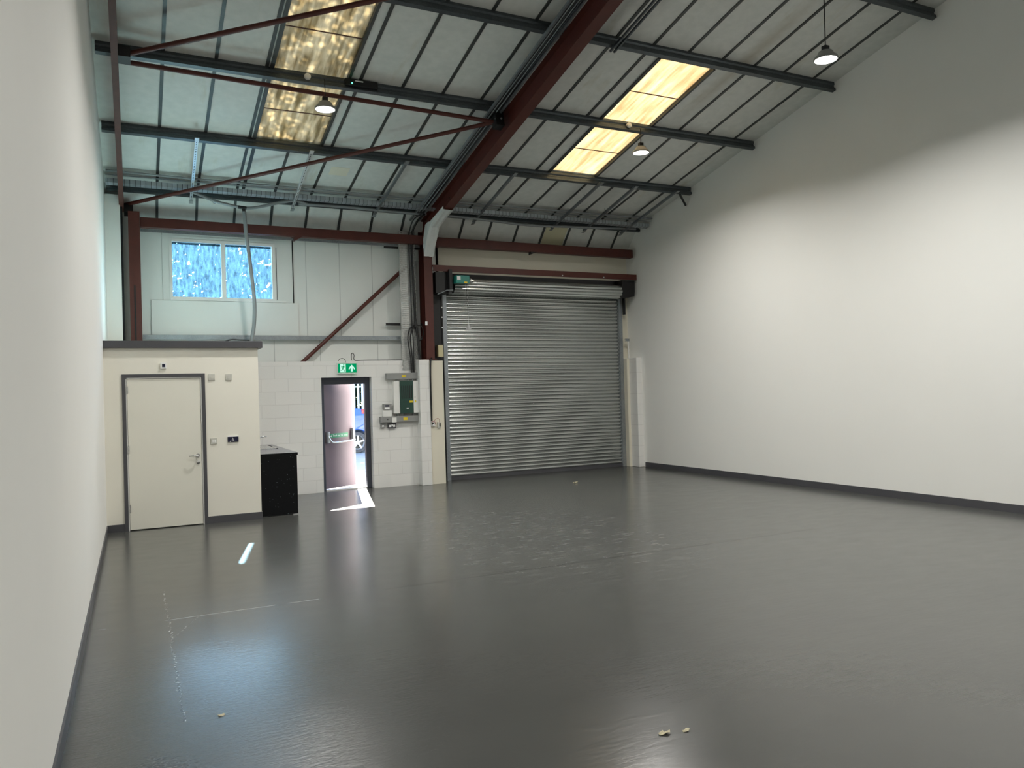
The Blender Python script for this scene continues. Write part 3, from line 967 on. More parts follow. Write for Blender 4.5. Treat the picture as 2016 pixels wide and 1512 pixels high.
# ------------------------------------------------------------------ roller shutter
SX0, SX1, SY = 5.50, 9.515, 14.10
rs = thing('roller_shutter', 'closed galvanised steel roller shutter door filling the loading bay', 'roller shutter', (7.5, SY, 0))
prof = []
pitch = 0.0762
ns = 47
for k in range(ns + 1):
    z = 0.06 + k * pitch
    prof += [(0.010, z), (-0.004, z + 0.006), (-0.013, z + 0.020), (-0.016, z + 0.034), (-0.013, z + 0.048), (-0.004, z + 0.062), (0.010, z + 0.068), (0.010, z + 0.072)]
MB().sweep(thicken(prof, -0.004), (SX0 - 0.02, SY, 0), (SX1 + 0.02, SY, 0), (0, 1, 0), (0, 0, 1)).build('curtain', 'shutter_steel', rs, smooth=38)
MB().box(SX0, SX1, SY - 0.02, SY + 0.02, 0.0, 0.065).build('bottom_bar', 'dark_grey_paint', rs)
for xa, xb in ((5.405, 5.50), (9.515, 9.60)):
    MB().sweep(thicken([(0.0, 0.0), (0.0, -0.09), (xb - xa, -0.09), (xb - xa, 0.0)], 0.004), (xa, SY + 0.04, 0), (xa, SY + 0.04, 3.69), (1, 0, 0), (0, 1, 0)).build('guide_rail', 'galvanised', rs)
dr = []
DYc, DZc, DR = 13.86, 3.765, 0.135
n = 88
for k in range(n):
    a_ = 2 * math.pi * k / n
    ph = (k % 8) / 8
    r_ = DR - 0.004 + 0.020 * math.sin(math.pi * ph)
    dr.append((r_ * math.cos(a_), r_ * math.sin(a_)))
MB().sweep(dr, (5.56, DYc, DZc), (9.40, DYc, DZc), (0, 1, 0), (0, 0, 1)).build('drum', 'shutter_steel', rs, smooth=38)
MB().box(5.35, 9.62, 14.02, 14.035, 3.70, 4.03).build('hood_plate', 'dark_grey_paint', rs)
MB().box(5.16, 5.42, 13.70, 13.98, 3.60, 4.00).box(5.40, 5.46, 13.60, 13.98, 3.62, 4.045).build('motor_housing', 'black_steel', rs)
MB().tube([(5.16, 13.62, 3.565), (5.34, 13.60, 3.645), (5.47, 13.60, 3.65)], 0.009, 8).build('conduit', 'galvanised', rs, smooth=60)
mo = MB().box(5.50, 5.775, 13.50, 13.66, 3.775, 3.925).build('drive_motor', 'motor_green', rs, bevel=0.008)
MB().box(5.515, 5.585, 13.494, 13.50, 3.835, 3.905).build('data_label', 'white_mark', mo)
MB().box(5.66, 5.72, 13.494, 13.50, 3.775, 3.805).build('warning_label', 'yellow_label', mo)
MB().lathe([(0, 0), (0.05, 0), (0.06, 0.02), (0.06, 0.06), (0.03, 0.065), (0.03, 0.11), (0, 0.11)], (5.775, 13.60, 3.84), (1, 0, 0), 20).build('gear_wheel', 'stainless', mo, smooth=40)
MB().box(9.40, 9.72, 13.72, 14.0, 3.76, 4.01).add([(9.40, 13.72, 3.76), (9.72, 13.72, 3.76), (9.72, 14.0, 3.76), (9.40, 14.0, 3.76), (9.40, 13.74, 3.62), (9.72, 13.74, 3.67), (9.72, 14.0, 3.67), (9.40, 14.0, 3.62)], [(0, 1, 5, 4), (1, 2, 6, 5), (2, 3, 7, 6), (3, 0, 4, 7), (4, 5, 6, 7)]).build('end_bracket', 'black_steel', rs)
MB().box(9.605, 9.645, 13.98, 14.04, 3.30, 3.70).build('bracket_leg', 'black_steel', rs)
MB().lathe([(0, 0), (0.055, 0), (0.055, 0.02), (0.025, 0.025), (0.025, 0.08), (0, 0.08)], (9.37, 13.83, 3.80), (1, -0.3, 0), 16).build('bearing', 'grey_trunking', rs)
sbm = MB().sweep(thicken([(0.12, 0.115), (0.0, 0.115), (0.0, 0.0), (0.03, 0.0)], 0.008), (5.10, 13.66, 4.01), (9.735, 13.66, 4.01), (0, 1, 0), (0, 0, 1)).build('shutter_beam', 'red_oxide')
tag(sbm, 'dark red steel beam directly over the roller shutter drum', 'beam')
for x in (7.9, 8.9):
    MB().lathe([(0, 0), (0.014, 0), (0.014, 0.01), (0, 0.01)], (x, 13.66, 4.035), (0, -1, 0), 6).build('bolt', 'bright_galvanised', sbm)

# chain and bag hanging from the motor
hc = MB()
for k in range(46):
    z = 3.77 - k * 0.0165
    ax = (1, 0, 0) if k % 2 else (0, 1, 0)
    for xo in ((5.722 + 0.010 * math.cos(k), 5.685) if k < 26 else (5.722,)):
        hc.tube([(xo, 13.50, z), (xo + 0.002, 13.502, z - 0.014)], 0.0035, 6)
tag(hc.build('hand_chain', 'bright_galvanised'), 'thin steel hand chain hanging from the green shutter motor', 'chain')
bg = MB().lathe([(0.010, 0.13), (0.016, 0.12), (0.026, 0.09), (0.052, 0.045), (0.075, 0.008), (0.066, 0.0), (0.0, 0.004)], (5.72, 13.50, 2.875), (0, 0, 1), 14).build('plastic_bag', 'clear_bag', smooth=30)
tag(bg, 'clear plastic bag tied to the bottom of the hand chain', 'bag')
MB().tube([(5.69, 13.5, 2.90), (5.71, 13.49, 2.97), (5.73, 13.51, 2.895), (5.745, 13.49, 2.95), (5.75, 13.5, 2.89)], 0.010, 6).build('chain_coil', 'bright_galvanised', bg)

# dark side channel left of the shutter with clipped cable and cream box
sp = MB().box(5.115, 5.40, 14.0, 14.04, 2.32, 3.60).build('side_plate', 'black_steel')
tag(sp, 'black steel plate between the red column and the shutter guide', 'plate')
cc = MB().tube([(5.37, 13.985, 3.58), (5.372, 13.985, 2.62)], 0.006, 8).build('clipped_cable', 'black_cable')
tag(cc, 'thin vertical cable with white clips beside the left shutter guide', 'cable')
for z in (3.36, 3.17, 2.97):
    MB().box(5.360, 5.384, 13.972, 13.984, z - 0.012, z + 0.012).build('cable_clip', 'white_mark', cc)
jb2 = MB().box(5.245, 5.355, 13.90, 13.995, 2.40, 2.63).build('junction_box', 'cream_plastic', bevel=0.004)
tag(jb2, 'cream junction box on the black plate left of the shutter', 'junction box')

# control box with loose wires on the left pier
ctrl = MB().box(4.96, 5.035, 13.60, 13.64, 1.085, 1.19).build('shutter_control', 'white_plastic', bevel=0.003)
tag(ctrl, 'opened white control box with loose wires on the pier left of the shutter', 'control box')
MB().lathe([(0, 0), (0.022, 0), (0.022, 0.02), (0, 0.024)], (4.985, 13.60, 1.135), (0, -1, 0), 16).build('rotary_switch', 'black_steel', ctrl)
MB().lathe([(0, 0), (0.016, 0), (0.016, 0.026), (0, 0.028)], (4.990, 13.598, 1.120), (0, -1, 0), 16).build('knob', 'white_mark', ctrl)
MB().tube(smooth_path([(4.965, 13.59, 1.16), (4.99, 13.575, 1.185), (5.02, 13.575, 1.165), (5.03, 13.59, 1.12)]), 0.004, 6).build('wire', 'red_wire', ctrl)
MB().tube(smooth_path([(5.0, 13.58, 1.19), (5.06, 13.56, 1.235), (5.105, 13.575, 1.215), (5.115, 13.60, 1.16)]), 0.003, 6).build('wire', 'red_wire', ctrl)
MB().box(5.085, 5.145, 13.60, 13.64, 1.055, 1.165).build('button_station', 'switch_grey', ctrl, bevel=0.004)
MB().box(5.115, 5.137, 13.592, 13.60, 1.075, 1.145).build('button', 'black_steel', ctrl)
pc = MB().tube(smooth_path([(5.03, 13.70, 2.36), (5.0, 13.60, 2.35), (4.965, 13.585, 2.26), (4.958, 13.588, 1.8), (4.962, 13.588, 1.19)]), 0.016, 10)
tag(pc.build('flex_cable', 'black_cable', smooth=60), 'black vertical cable running down the pier to the control box', 'cable')

# ------------------------------------------------------------------ cable trays, struts, conduits
# slotted tray lying along the lowest purlin
ty, tz = 13.22, 5.085
ct = MB().sweep(thicken([(0.10, 0.04), (0.10, -0.03), (0.0, -0.012), (0.0, 0.055), (0.01, 0.055)], -0.003), (XL + 0.03, ty, tz - 0.005), (XR - 0.02, ty, tz - 0.005), (0, 1, 0), (0, 0, 1)).build('cable_tray', 'slotted_tray_steel')
tag(ct, 'long slotted galvanised cable tray lying along the lowest purlin', 'cable tray')
MB().box(XL + 0.03, XR - 0.02, ty - 0.10, ty - 0.06, tz + 0.075, tz + 0.080).build('edge_rail', 'galvanised', ct)
lc2 = MB()
lc2.tube(smooth_path([(XL + 0.04, 13.10, 5.215), (0.6, 13.10, 5.205), (2.0, 13.1, 5.20), (5.0, 13.1, 5.20), (XR - 0.03, 13.1, 5.215)]), 0.018, 8)
tag(lc2.build('service_cable', 'grey_conduit', smooth=60), 'grey cable lying along the upper edge of the slotted tray', 'cable')
gc = MB().tube(smooth_path([(2.60, 13.45, 5.02), (3.4, 13.46, 5.035), (4.3, 13.46, 5.02), (4.92, 13.46, 5.02)]), 0.024, 10)
tag(gc.build('conduit', 'grey_conduit', smooth=60), 'grey conduit under the lowest purlin left of the main rafter', 'conduit')
gc2 = MB().tube(smooth_path([(5.12, 13.45, 5.03), (6.1, 13.45, 5.0), (7.0, 13.44, 4.96), (7.9, 13.45, 4.99), (8.9, 13.45, 5.03), (9.6, 13.45, 5.06)]), 0.024, 10)
tag(gc2.build('conduit', 'grey_conduit', smooth=60), 'sagging grey conduit under the lowest purlin above the shutter', 'conduit')
# drooping insulated pipe with tee and long drop to the enclosure roof
YP = 13.40
ip = thing('insulated_pipe', 'grey lagged pipe drooping from the tray and dropping past the window', 'pipe', (1.70, YP, 2.52))
MB().tube(smooth_path([(0.20, YP - 0.12, 5.13), (0.55, YP - 0.05, 5.12), (0.92, YP, 5.062), (1.22, YP, 4.955), (1.45, YP, 4.905), (1.60, YP, 4.88)]), 0.024, 12).build('branch', 'grey_conduit', ip, smooth=60)
MB().tube(smooth_path([(1.735, YP, 4.87), (1.85, YP, 4.885), (2.03, YP, 4.93), (2.25, YP, 5.00), (2.55, YP, 5.06), (2.75, YP + 0.04, 5.02)]), 0.025, 12).build('branch', 'grey_conduit', ip, smooth=60)
MB().tube([(1.60, YP, 4.880), (1.735, YP, 4.870)], 0.028, 12).tube([(1.685, YP, 4.872), (1.70, YP, 4.80)], 0.026, 12).build('tee_joint', 'black_cable', ip, smooth=60)
MB().tube(smooth_path([(1.70, YP, 4.81), (1.712, YP, 4.60), (1.728, YP, 4.36), (1.757, YP, 4.108), (1.785, YP, 3.80), (1.808, YP, 3.55), (1.826, YP, 3.26), (1.815, YP, 3.0), (1.797, YP, 2.84), (1.770, YP, 2.70), (1.56, YP, 2.52)][:-1] + [(1.765, YP, 2.62)]), 0.031, 14).build('drop', 'grey_conduit', ip, smooth=60)
MB().tube([(1.768, YP, 2.68), (1.762, YP, 2.45), (1.70, YP, 2.38), (1.576, YP, 2.36)], 0.024, 12).build('tail', 'bright_galvanised', ip, smooth=60)
MB().lathe([(0, 0), (0.034, 0), (0.034, 0.04), (0, 0.04)], (1.225, YP, 4.945), (1, 0, -0.3), 12).build('pipe_clip', 'galvanised', ip)
bc = MB().tube(smooth_path([(1.20, 13.42, 2.495), (1.25, 13.44, 2.56), (1.33, 13.45, 2.64), (1.45, 13.46, 2.685), (1.60, 13.46, 2.68), (1.74, 13.44, 2.675)]), 0.012, 8)
tag(bc.build('loose_cable', 'black_cable', smooth=60), 'thin black cable looping up from the enclosure roof to the pipe', 'cable')

# strut channels between the two lowest purlins
ST = [(0.870, 0.900, 'bright perforated strut channel near the left column, under the lower purlins'),
      (2.480, 2.530, 'perforated strut channel below the dappled skylight'),
      (3.985, 3.985, 'strut channel next left of the main red rafter'),
      (5.905, 5.945, 'strut channel just right of the main red rafter'),
      (7.640, 7.672, 'strut channel with small studs below the bright skylight'),
      (8.395, 8.435, 'strut channel with one stud, second from the right wall'),
      (9.340, 9.347, 'strut channel closest to the right white wall')]
for i, (xa, xb, lab) in enumerate(ST):
    p0, p1 = on_slope(xa, 11.74, 0.046), on_slope(xb, 13.66, 0.046)
    d = p1 - p0
    L = d.length
    prof = thicken([(-0.0125, 0.041), (-0.0205, 0.041), (-0.0205, 0), (0.0205, 0), (0.0205, 0.041), (0.0125, 0.041)], 0.003)
    o = MB().sweep(prof, (0, 0, 0), (0, L, 0), (1, 0, 0), (0, 0, 1)).build('strut_channel', 'strut_steel_slotted' if i < 2 else 'strut_steel')
    ey_ = d.normalized()
    ez_ = (NRM - ey_ * NRM.dot(ey_)).normalized()
    ex_ = ey_.cross(ez_)
    o.matrix_world = Matrix(((ex_.x, ey_.x, ez_.x, p0.x), (ex_.y, ey_.y, ez_.y, p0.y), (ex_.z, ey_.z, ez_.z, p0.z), (0, 0, 0, 1)))
    tag(o, lab, 'strut channel', 'strut channels under the roof')
    for yy_ in (-0.02, L):
        cm = MB().box(-0.030, 0.030, yy_ - 0.05, yy_ + 0.05, -0.008, -0.001)
        c = cm.build('end_clamp', 'galvanised' if i > 1 else 'bright_galvanised')
        c.parent = o
    if i in (4, 5):
        for f_ in ((0.30, 0.62) if i == 4 else (0.55,)):
            c = MB().tube([(0, L * f_, 0.03), (0, L * f_, 0.10)], 0.005, 6).build('stud', 'galvanised')
            c.parent = o
ds = MB().bar((9.50, 11.83, 5.385), (9.785, 12.02, 5.245), 0.03, 0.03)
tag(ds.build('wall_stay', 'black_steel'), 'short dark diagonal stay from the purlin to the right white wall', 'stay')
dr2 = thing('double_rail', 'pair of thin dark rails running up the roof right of the main rafter', 'rail', (5.75, 7.6, 6.3))
for x in (5.715, 5.775):
    MB().bar(on_slope(x, 8.46, 0.03), on_slope(x, 5.4, 0.03), 0.022, 0.03).build('rail', 'purlin_steel', dr2)

# tray running up beside the main rafter, with cables, bending down the wall
rt = thing('rafter_tray', 'narrow galvanised cable tray running up the left side of the main rafter', 'cable tray', (4.80, 13.6, 4.95))
for x, w in ((4.715, 0.030), (4.885, 0.030)):
    MB().bar(on_slope(x, 13.78, 0.02), on_slope(x, 5.0, 0.02), w, 0.035).build('side_rail', 'galvanised', rt)
MB().hexa([(x, y, zp(y) + h) for x in (4.72, 4.88) for y in (5.0, 13.6) for h in (-0.012, -0.008)]).build('tray_base', 'seam_steel', rt)
for k, x in enumerate((4.755, 4.785, 4.815, 4.845)):
    pts = [on_slope(x, y, 0.034 + 0.006 * math.sin(3 * y + k)) for y in (5.0, 7, 9, 11, 12.5, 13.4)]
    o = MB().tube(smooth_path(pts, 3), 0.009, 6).build('armoured_cable', 'black_cable' if k % 2 else 'grey_conduit', rt, smooth=60)

# perforated tray down the wall with its cables
vt = thing('vertical_tray', 'perforated galvanised cable tray running down the wall beside the red column', 'cable tray', (4.70, 13.92, 2.15))
MB().sweep(thicken([(0.0, -0.05), (0.0, 0.0), (0.30, 0.0), (0.30, -0.05)], 0.003), (4.495, 13.85, 2.33), (4.495, 13.85, 4.76), (1, 0, 0), (0, 1, 0)).build('tray_base', 'perforated_steel', vt)
MB().sweep(thicken([(0.0, -0.05), (0.0, 0.0), (0.29, 0.0), (0.29, -0.05)], 0.003), (4.50, 13.790, 2.15), (4.50, 13.790, 2.345), (1, 0, 0), (0, 1, 0)).build('tray_foot', 'perforated_steel', vt)
for z in (4.47, 3.02):
    MB().sweep(thicken([(0.03, -0.02), (0.0, -0.02), (0.0, 0.02), (0.03, 0.02)], 0.003), (4.235, 13.935, z), (4.95, 13.935, z), (0, 1, 0), (0, 0, 1)).build('support_arm', 'black_steel', vt)
    MB().box(4.925, 4.965, 13.68, 13.70, z - 0.035, z + 0.035).build('arm_end', 'white_mark', vt)
def wall_cable(pts, r=0.011):
    return MB().tube(smooth_path(pts, 5), r, 8).build('armoured_cable', 'black_cable', vt, smooth=60)
YV = 13.815
wall_cable([(4.78, 13.35, 4.99), (4.72, 13.62, 4.93), (4.685, YV - .02, 4.70), (4.685, YV, 4.35), (4.70, YV, 3.4), (4.705, YV, 3.0), (4.712, YV - .03, 2.7), (4.700, 13.75, 2.35), (4.700, 13.75, 2.10)], 0.012)
wall_cable([(4.84, 13.35, 4.99), (4.80, 13.62, 4.92), (4.745, YV - .02, 4.70), (4.745, YV, 4.35), (4.765, YV, 3.4), (4.780, YV, 3.05), (4.80, YV - .04, 2.7), (4.815, 13.75, 2.35), (4.83, 13.75, 1.95), (4.85, 13.76, 1.36)], 0.020)
wall_cable([(4.765, YV, 3.6), (4.755, YV, 3.05), (4.70, YV - .03, 2.97), (4.635, YV - .03, 2.90), (4.605, YV - .04, 2.72), (4.640, 13.75, 2.36), (4.645, 13.75, 2.10)], 0.012)
wall_cable([(4.780, YV, 3.6), (4.765, YV, 3.0), (4.71, YV - .04, 2.93), (4.665, YV - .04, 2.83), (4.650, YV - .05, 2.7), (4.672, 13.745, 2.36), (4.675, 13.745, 2.10)], 0.014)
wall_cable([(4.775, YV, 3.15), (4.80, YV - .02, 3.0), (4.87, YV - .05, 2.98), (4.905, YV - .06, 2.88), (4.89, YV - .03, 2.74), (4.83, YV, 2.70)], 0.010)
cb_ = MB().box(4.80, 4.90, 13.90, 13.93, 2.345, 4.22).build('cover_strip', 'grey_trunking', vt)

# ------------------------------------------------------------------ electrical boards on the blockwork
def onwall(name, label, cat, x0, x1, z0, z1, d, mat, y=YW, bevel=0.003):
    o = MB().box(x0, x1, y - d, y, z0, z1).build(name, mat, bevel=bevel)
    return tag(o, label, cat)
t = onwall('trunking', 'grey metal trunking above the green distribution board', 'trunking', 4.152, 4.772, 1.985, 2.098, 0.10, 'grey_trunking')
MB().box(4.44, 4.52, YW - 0.102, YW - 0.10, 2.02, 2.06).build('warning_label', 'yellow_label', t)
t = onwall('distribution_board', 'electrical distribution board with dark green cover and white sides', 'distribution board', 4.272, 4.748, 1.352, 1.945, 0.12, 'white_plastic')
g = MB().box(4.384, 4.645, YW - 0.135, YW - 0.12, 1.345, 1.950).build('cover', 'board_green', t, bevel=0.003)
gr = MB()
for k in range(6):
    gr.box(4.415 + k * 0.037, 4.432 + k * 0.037, YW - 0.137, YW - 0.135, 1.62, 1.86)
gr.build('ventilation_ribs', 'black_steel', g)
MB().box(4.565, 4.635, YW - 0.1375, YW - 0.135, 1.545, 1.582).build('warning_label', 'yellow_label', g)
MB().box(4.505, 4.55, YW - 0.1375, YW - 0.135, 1.435, 1.452).build('maker_plate', 'white_mark', g)
MB().box(4.675, 4.683, YW - 0.123, YW - 0.12, 1.635, 1.655).build('lock', 'black_steel', t)
MB().box(4.672, 4.700, YW - 0.122, YW - 0.12, 1.545, 1.585).build('warning_label', 'yellow_label', t)
for x, z in ((4.36, 1.965), (4.58, 1.965), (4.66, 1.965), (4.36, 1.325), (4.50, 1.325), (4.66, 1.325)):
    MB().lathe([(0, 0), (0.022, 0), (0.022, 0.044), (0, 0.044)], (x, YW - 0.05, z - 0.022), (0, 0, 1), 12).build('gland', 'grey_trunking', t)
t = onwall('trunking', 'longer grey metal trunking below the green distribution board', 'trunking', 4.018, 4.838, 1.198, 1.300, 0.10, 'grey_trunking')
MB().box(4.45, 4.53, YW - 0.102, YW - 0.10, 1.225, 1.275).build('warning_label', 'yellow_label', t)
MB().box(4.232, 4.315, YW - 0.108, YW - 0.10, 1.192, 1.282).build('blank_plate', 'white_plastic', t)
MB().lathe([(0, 0), (0.010, 0), (0.010, 0.004), (0, 0.004)], (4.15, YW - 0.10, 1.25), (0, -1, 0), 12).build('knockout', 'dark_gap', t)
t = onwall('electricity_meter', 'white and grey electricity meter standing on the lower trunking', 'meter', 4.075, 4.245, 1.302, 1.425, 0.07, 'white_plastic')
mf = MB().box(4.083, 4.240, YW - 0.085, YW, 1.425, 1.535).build('meter_face', 'grey_trunking', t, bevel=0.006)
MB().box(4.115, 4.190, YW - 0.087, YW - 0.085, 1.485, 1.512).build('display', 'navy_plate', mf)
MB().box(4.105, 4.195, YW - 0.087, YW - 0.085, 1.435, 1.475).build('data_label', 'white_mark', mf)
t = onwall('socket_switch', 'small grey metal switch box under the left end of lower trunking', 'switch', 4.035, 4.110, 1.090, 1.180, 0.045, 'grey_trunking')
for k in (0, 1):
    MB().box(4.055 + 0.022 * k, 4.070 + 0.022 * k, YW - 0.050, YW - 0.045, 1.115, 1.145).build('rocker', 'white_mark', t)
t = onwall('double_socket', 'dark metal double power socket under the lower trunking', 'socket', 4.170, 4.325, 1.085, 1.178, 0.045, 'dark_grey_paint')
for k in (0, 1):
    MB().box(4.190 + 0.075 * k, 4.230 + 0.075 * k, YW - 0.049, YW - 0.045, 1.105, 1.145).build('outlet', 'white_mark', t)
MB().box(4.235, 4.262, YW - 0.050, YW - 0.045, 1.12, 1.155).build('rocker', 'white_mark', t)

# ------------------------------------------------------------------ fire door
FX0, FX1, FY = 2.985, 3.885, 13.93
fr = MB()
fr.box(FX0, 3.052, FY, FY + 0.10, 0, 2.04).box(3.800, FX1, FY, FY + 0.10, 0, 2.04).box(3.052, 3.800, FY, FY + 0.10, 1.915, 2.04)
door2 = struct(fr.build('door_2', 'fire_frame_paint', bevel=0.002))
MB().box(3.052, 3.80, FY + 0.01, FY + 0.14, 0.0, 0.018).build('threshold', 'steel_edge', door2)
LW, LA = 0.775, R(31)
hinge = Vector((3.056, FY + 0.10, 0))
ld = Vector((math.cos(LA), math.sin(LA), 0))
ln = Vector((math.sin(LA), -math.cos(LA), 0))     # towards the room
def leafpt(u, w, z):
    p = hinge + ld * u + ln * w
    return (p.x, p.y, z)
def leafbox(m, u0, u1, w0, w1, z0, z1):
    return m.hexa([leafpt(u, w, z) for u in (u0, u1) for w in (w0, w1) for z in (z0, z1)])
leaf = leafbox(MB(), 0, LW, -0.045, 0, 0.025, 1.925).build('door_leaf', 'fire_door_paint', door2, bevel=0.002)
leafbox(MB(), LW - 0.012, LW + 0.003, -0.047, 0.004, 0.025, 1.925).build('edge_strip', 'steel_edge', leaf)
pb = MB()
leafbox(pb, 0.035, 0.085, 0, 0.065, 0.855, 1.06)
leafbox(pb, LW - 0.105, LW - 0.06, 0, 0.065, 0.87, 1.10)
pb.build('bar_end', 'bright_galvanised', leaf, bevel=0.008)
MB().tube(smooth_path([leafpt(0.06, 0.05, 0.98), leafpt(0.085, 0.085, 0.90), leafpt(0.14, 0.10, 0.862), leafpt(0.4, 0.10, 0.868), leafpt(LW - 0.085, 0.09, 0.885)]), 0.013, 10).build('push_bar', 'stainless', leaf, smooth=60)
leafbox(MB(), 0.135, 0.595, 0.0005, 0.002, 0.945, 1.02).build('door_sticker', 'sticker_green', leaf)

def text_mesh(body, size, name, mat, parent, origin, xdir, zdir, extrude=0.0006):
    cu = bpy.data.curves.new(name, 'FONT')
    cu.body = body
    cu.size = size
    cu.extrude = extrude
    o = bpy.data.objects.new(name, cu)
    COL.objects.link(o)
    dg = bpy.context.evaluated_depsgraph_get()
    me = bpy.data.meshes.new_from_object(o.evaluated_get(dg))
    bpy.data.objects.remove(o)
    xd, zd = Vector(xdir), Vector(zdir)
    nd = xd.cross(zd)
    root = parent
    while root.parent is not None:
        root = root.parent
    for v in me.vertices:
        p = Vector(origin) + xd * v.co.x + zd * v.co.y + nd * v.co.z
        v.co = p - root.location
    me.materials.clear()
    me.materials.append(MATS[mat])
    o = bpy.data.objects.new(name, me)
    COL.objects.link(o)
    o.parent = parent
    return o
text_mesh('Push bar to open', 0.052, 'lettering', 'white_mark', leaf, leafpt(0.222, 0.0028, 0.966), ld, (0, 0, 1))
tk = MB()
for (u0, z0), (u1, z1) in (((0.155, 0.985), (0.170, 0.962)), ((0.170, 0.962), (0.198, 1.008))):
    tk.bar(leafpt(u0, 0.0028, z0), leafpt(u1, 0.0028, z1), 0.009, 0.0012, ln)
tk.build('tick_mark', 'white_mark', leaf)

# exit sign above the door
ex = thing('exit_sign', 'lit green emergency exit sign with running man and up arrow over fire door', 'sign', (3.44, YW, 2.10))
EX0, EX1, EZ0, EZ1 = 3.262, 3.620, 2.100, 2.298
MB().box(EX0, EX1, YW - 0.055, YW, EZ0, EZ1).build('sign_case', 'sign_case', ex, bevel=0.004)
ey = YW - 0.0565
MB().box(EX0 + 0.012, EX1 - 0.012, ey, ey + 0.002, EZ0 + 0.018, EZ1 - 0.014).build('sign_face', 'sign_green_lit', ex)
MB().box(3.312, 3.412, ey - 0.001, ey, EZ0 + 0.024, EZ1 - 0.022).build('doorway_symbol', 'sign_white_lit', ex)
rm = MB()
def rstroke(pts, w):
    for p, q in zip(pts[:-1], pts[1:]):
        rm.bar((p[0], ey - 0.0015, p[1]), (q[0], ey - 0.0015, q[1]), w, 0.001, (0, 1, 0))
ox, oz = 3.362, 2.205
rm.lathe([(0, 0), (0.011, 0), (0.011, 0.001), (0, 0.001)], (ox + 0.015, ey - 0.001, oz + 0.052), (0, -1, 0), 14)
rstroke([(ox + 0.006, oz + 0.034), (ox - 0.004, oz - 0.006)], 0.020)
rstroke([(ox + 0.010, oz + 0.030), (ox - 0.018, oz + 0.032), (ox - 0.030, oz + 0.012)], 0.009)
rstroke([(ox + 0.010, oz + 0.030), (ox + 0.022, oz + 0.016), (ox + 0.038, oz + 0.018)], 0.009)
rstroke([(ox - 0.004, oz - 0.006), (ox + 0.018, oz - 0.032), (ox + 0.026, oz - 0.066)], 0.011)
rstroke([(ox - 0.006, oz - 0.006), (ox - 0.014, oz - 0.040), (ox - 0.044, oz - 0.042)], 0.011)
rm.build('running_man', 'sign_green_lit', ex)
ar = MB()
ax_, az_ = 3.522, 2.200
ar.sweep([(0, 0.062), (0.054, 0.0), (0.054, -0.034), (0.018, 0.004), (0.018, -0.062), (-0.018, -0.062), (-0.018, 0.004), (-0.054, -0.034), (-0.054, 0.0)], (ax_, ey - 0.001, az_), (ax_, ey, az_), (1, 0, 0), (0, 0, 1))
ar.build('up_arrow', 'sign_white_lit', ex)
MB().lathe([(0, 0), (0.006, 0), (0.006, 0.006), (0, 0.006)], (3.575, YW - 0.04, EZ0 - 0.005), (0, 0, 1), 10).build('status_light', 'led_green', ex)
tw = MB().tube(smooth_path([(3.30, 13.83, 2.335), (3.33, 13.80, 2.37), (3.38, 13.79, 2.375), (3.42, 13.80, 2.34), (3.42, 13.78, 2.30)]), 0.005, 6)
tag(tw.build('sign_cable', 'black_cable'), 'small black cable loop on top of the exit sign', 'cable')
wc = MB().tube(smooth_path([(3.55, 13.86, 2.345), (3.55, 13.86, 2.45), (3.575, 13.86, 2.475), (3.60, 13.86, 2.44), (3.61, 13.86, 2.345), (3.8, 13.86, 2.345), (4.5, 13.86, 2.345)]), 0.007, 6)
tag(wc.build('ledge_cable', 'black_cable'), 'black cable lying along the top of the block wall', 'cable')

# ------------------------------------------------------------------ lamps
LD = 0.128
def make_lamp(x, y, z, ztop, label):
    r = thing('high_bay_lamp', label, 'lamp', (x, y, z), 'round high bay lamps')
    MB().lathe([(0.03, 0.10), (0.075, 0.095), (0.10, 0.05), (LD, 0.03), (LD + 0.008, 0.012), (LD + 0.006, -0.004), (LD - 0.003, -0.004), (LD - 0.006, 0.004), (0.0, 0.004)], (x, y, z), (0, 0, 1), 32).build('housing', 'grey_trunking', r, smooth=40)
    dif = MB().lathe([(0.0, 0.0), (LD - 0.008, 0.0), (LD - 0.008, 0.002), (0.0, 0.002)], (x, y, z), (0, 0, 1), 32).build('diffuser', 'lamp_diffuser', r)
    al = bpy.data.lights.new('lamp_light', 'AREA')
    al.shape = 'DISK'
    al.size = 2 * (LD - 0.008)
    al.energy = LAMP_WATTS
    al.spread = R(158)
    al.color = (1.0, 0.975, 0.93)
    lo = bpy.data.objects.new('lamp_light', al)
    COL.objects.link(lo)
    lo.parent = r
    lo.location = (0, 0, -0.006)
    MB().box(x - 0.035, x + 0.035, y - 0.03, y + 0.03, z + 0.10, z + 0.16).build('driver_box', 'black_steel', r, bevel=0.004)
    MB().tube([(x, y, z + 0.16), (x + 0.004, y, z + 0.5 * (ztop - z)), (x, y, ztop)], 0.006, 8).build('cord', 'black_cable', r)
    return r
make_lamp(2.315, 10.04, 5.443, zp(10.04) + 0.03, 'lit round lamp hanging in front of the dappled left skylight')
make_lamp(7.335, 10.07, 5.437, zp(10.07) + 0.03, 'lit round lamp hanging beside the bright right skylight')
make_lamp(7.240, 6.32, 5.408, zr(6.32), 'lit round lamp on a long cord near the right wall, top right')
l4 = make_lamp(2.40, 6.70, 5.62, zp(6.70) + 0.01, 'round lamp above the upper edge of the view, left of the rafter')
for x, y in ((7.4, 3.3), (7.4, -1.0), (2.4, -1.0), (7.4, -5.5), (2.4, -5.5)):  # unseen lamps, added overhead and behind to light the room
    c = copy_tree(l4)
    c.location = (x, y, 5.62)
    c['label'] = 'unseen round high bay lamp added to light the room'
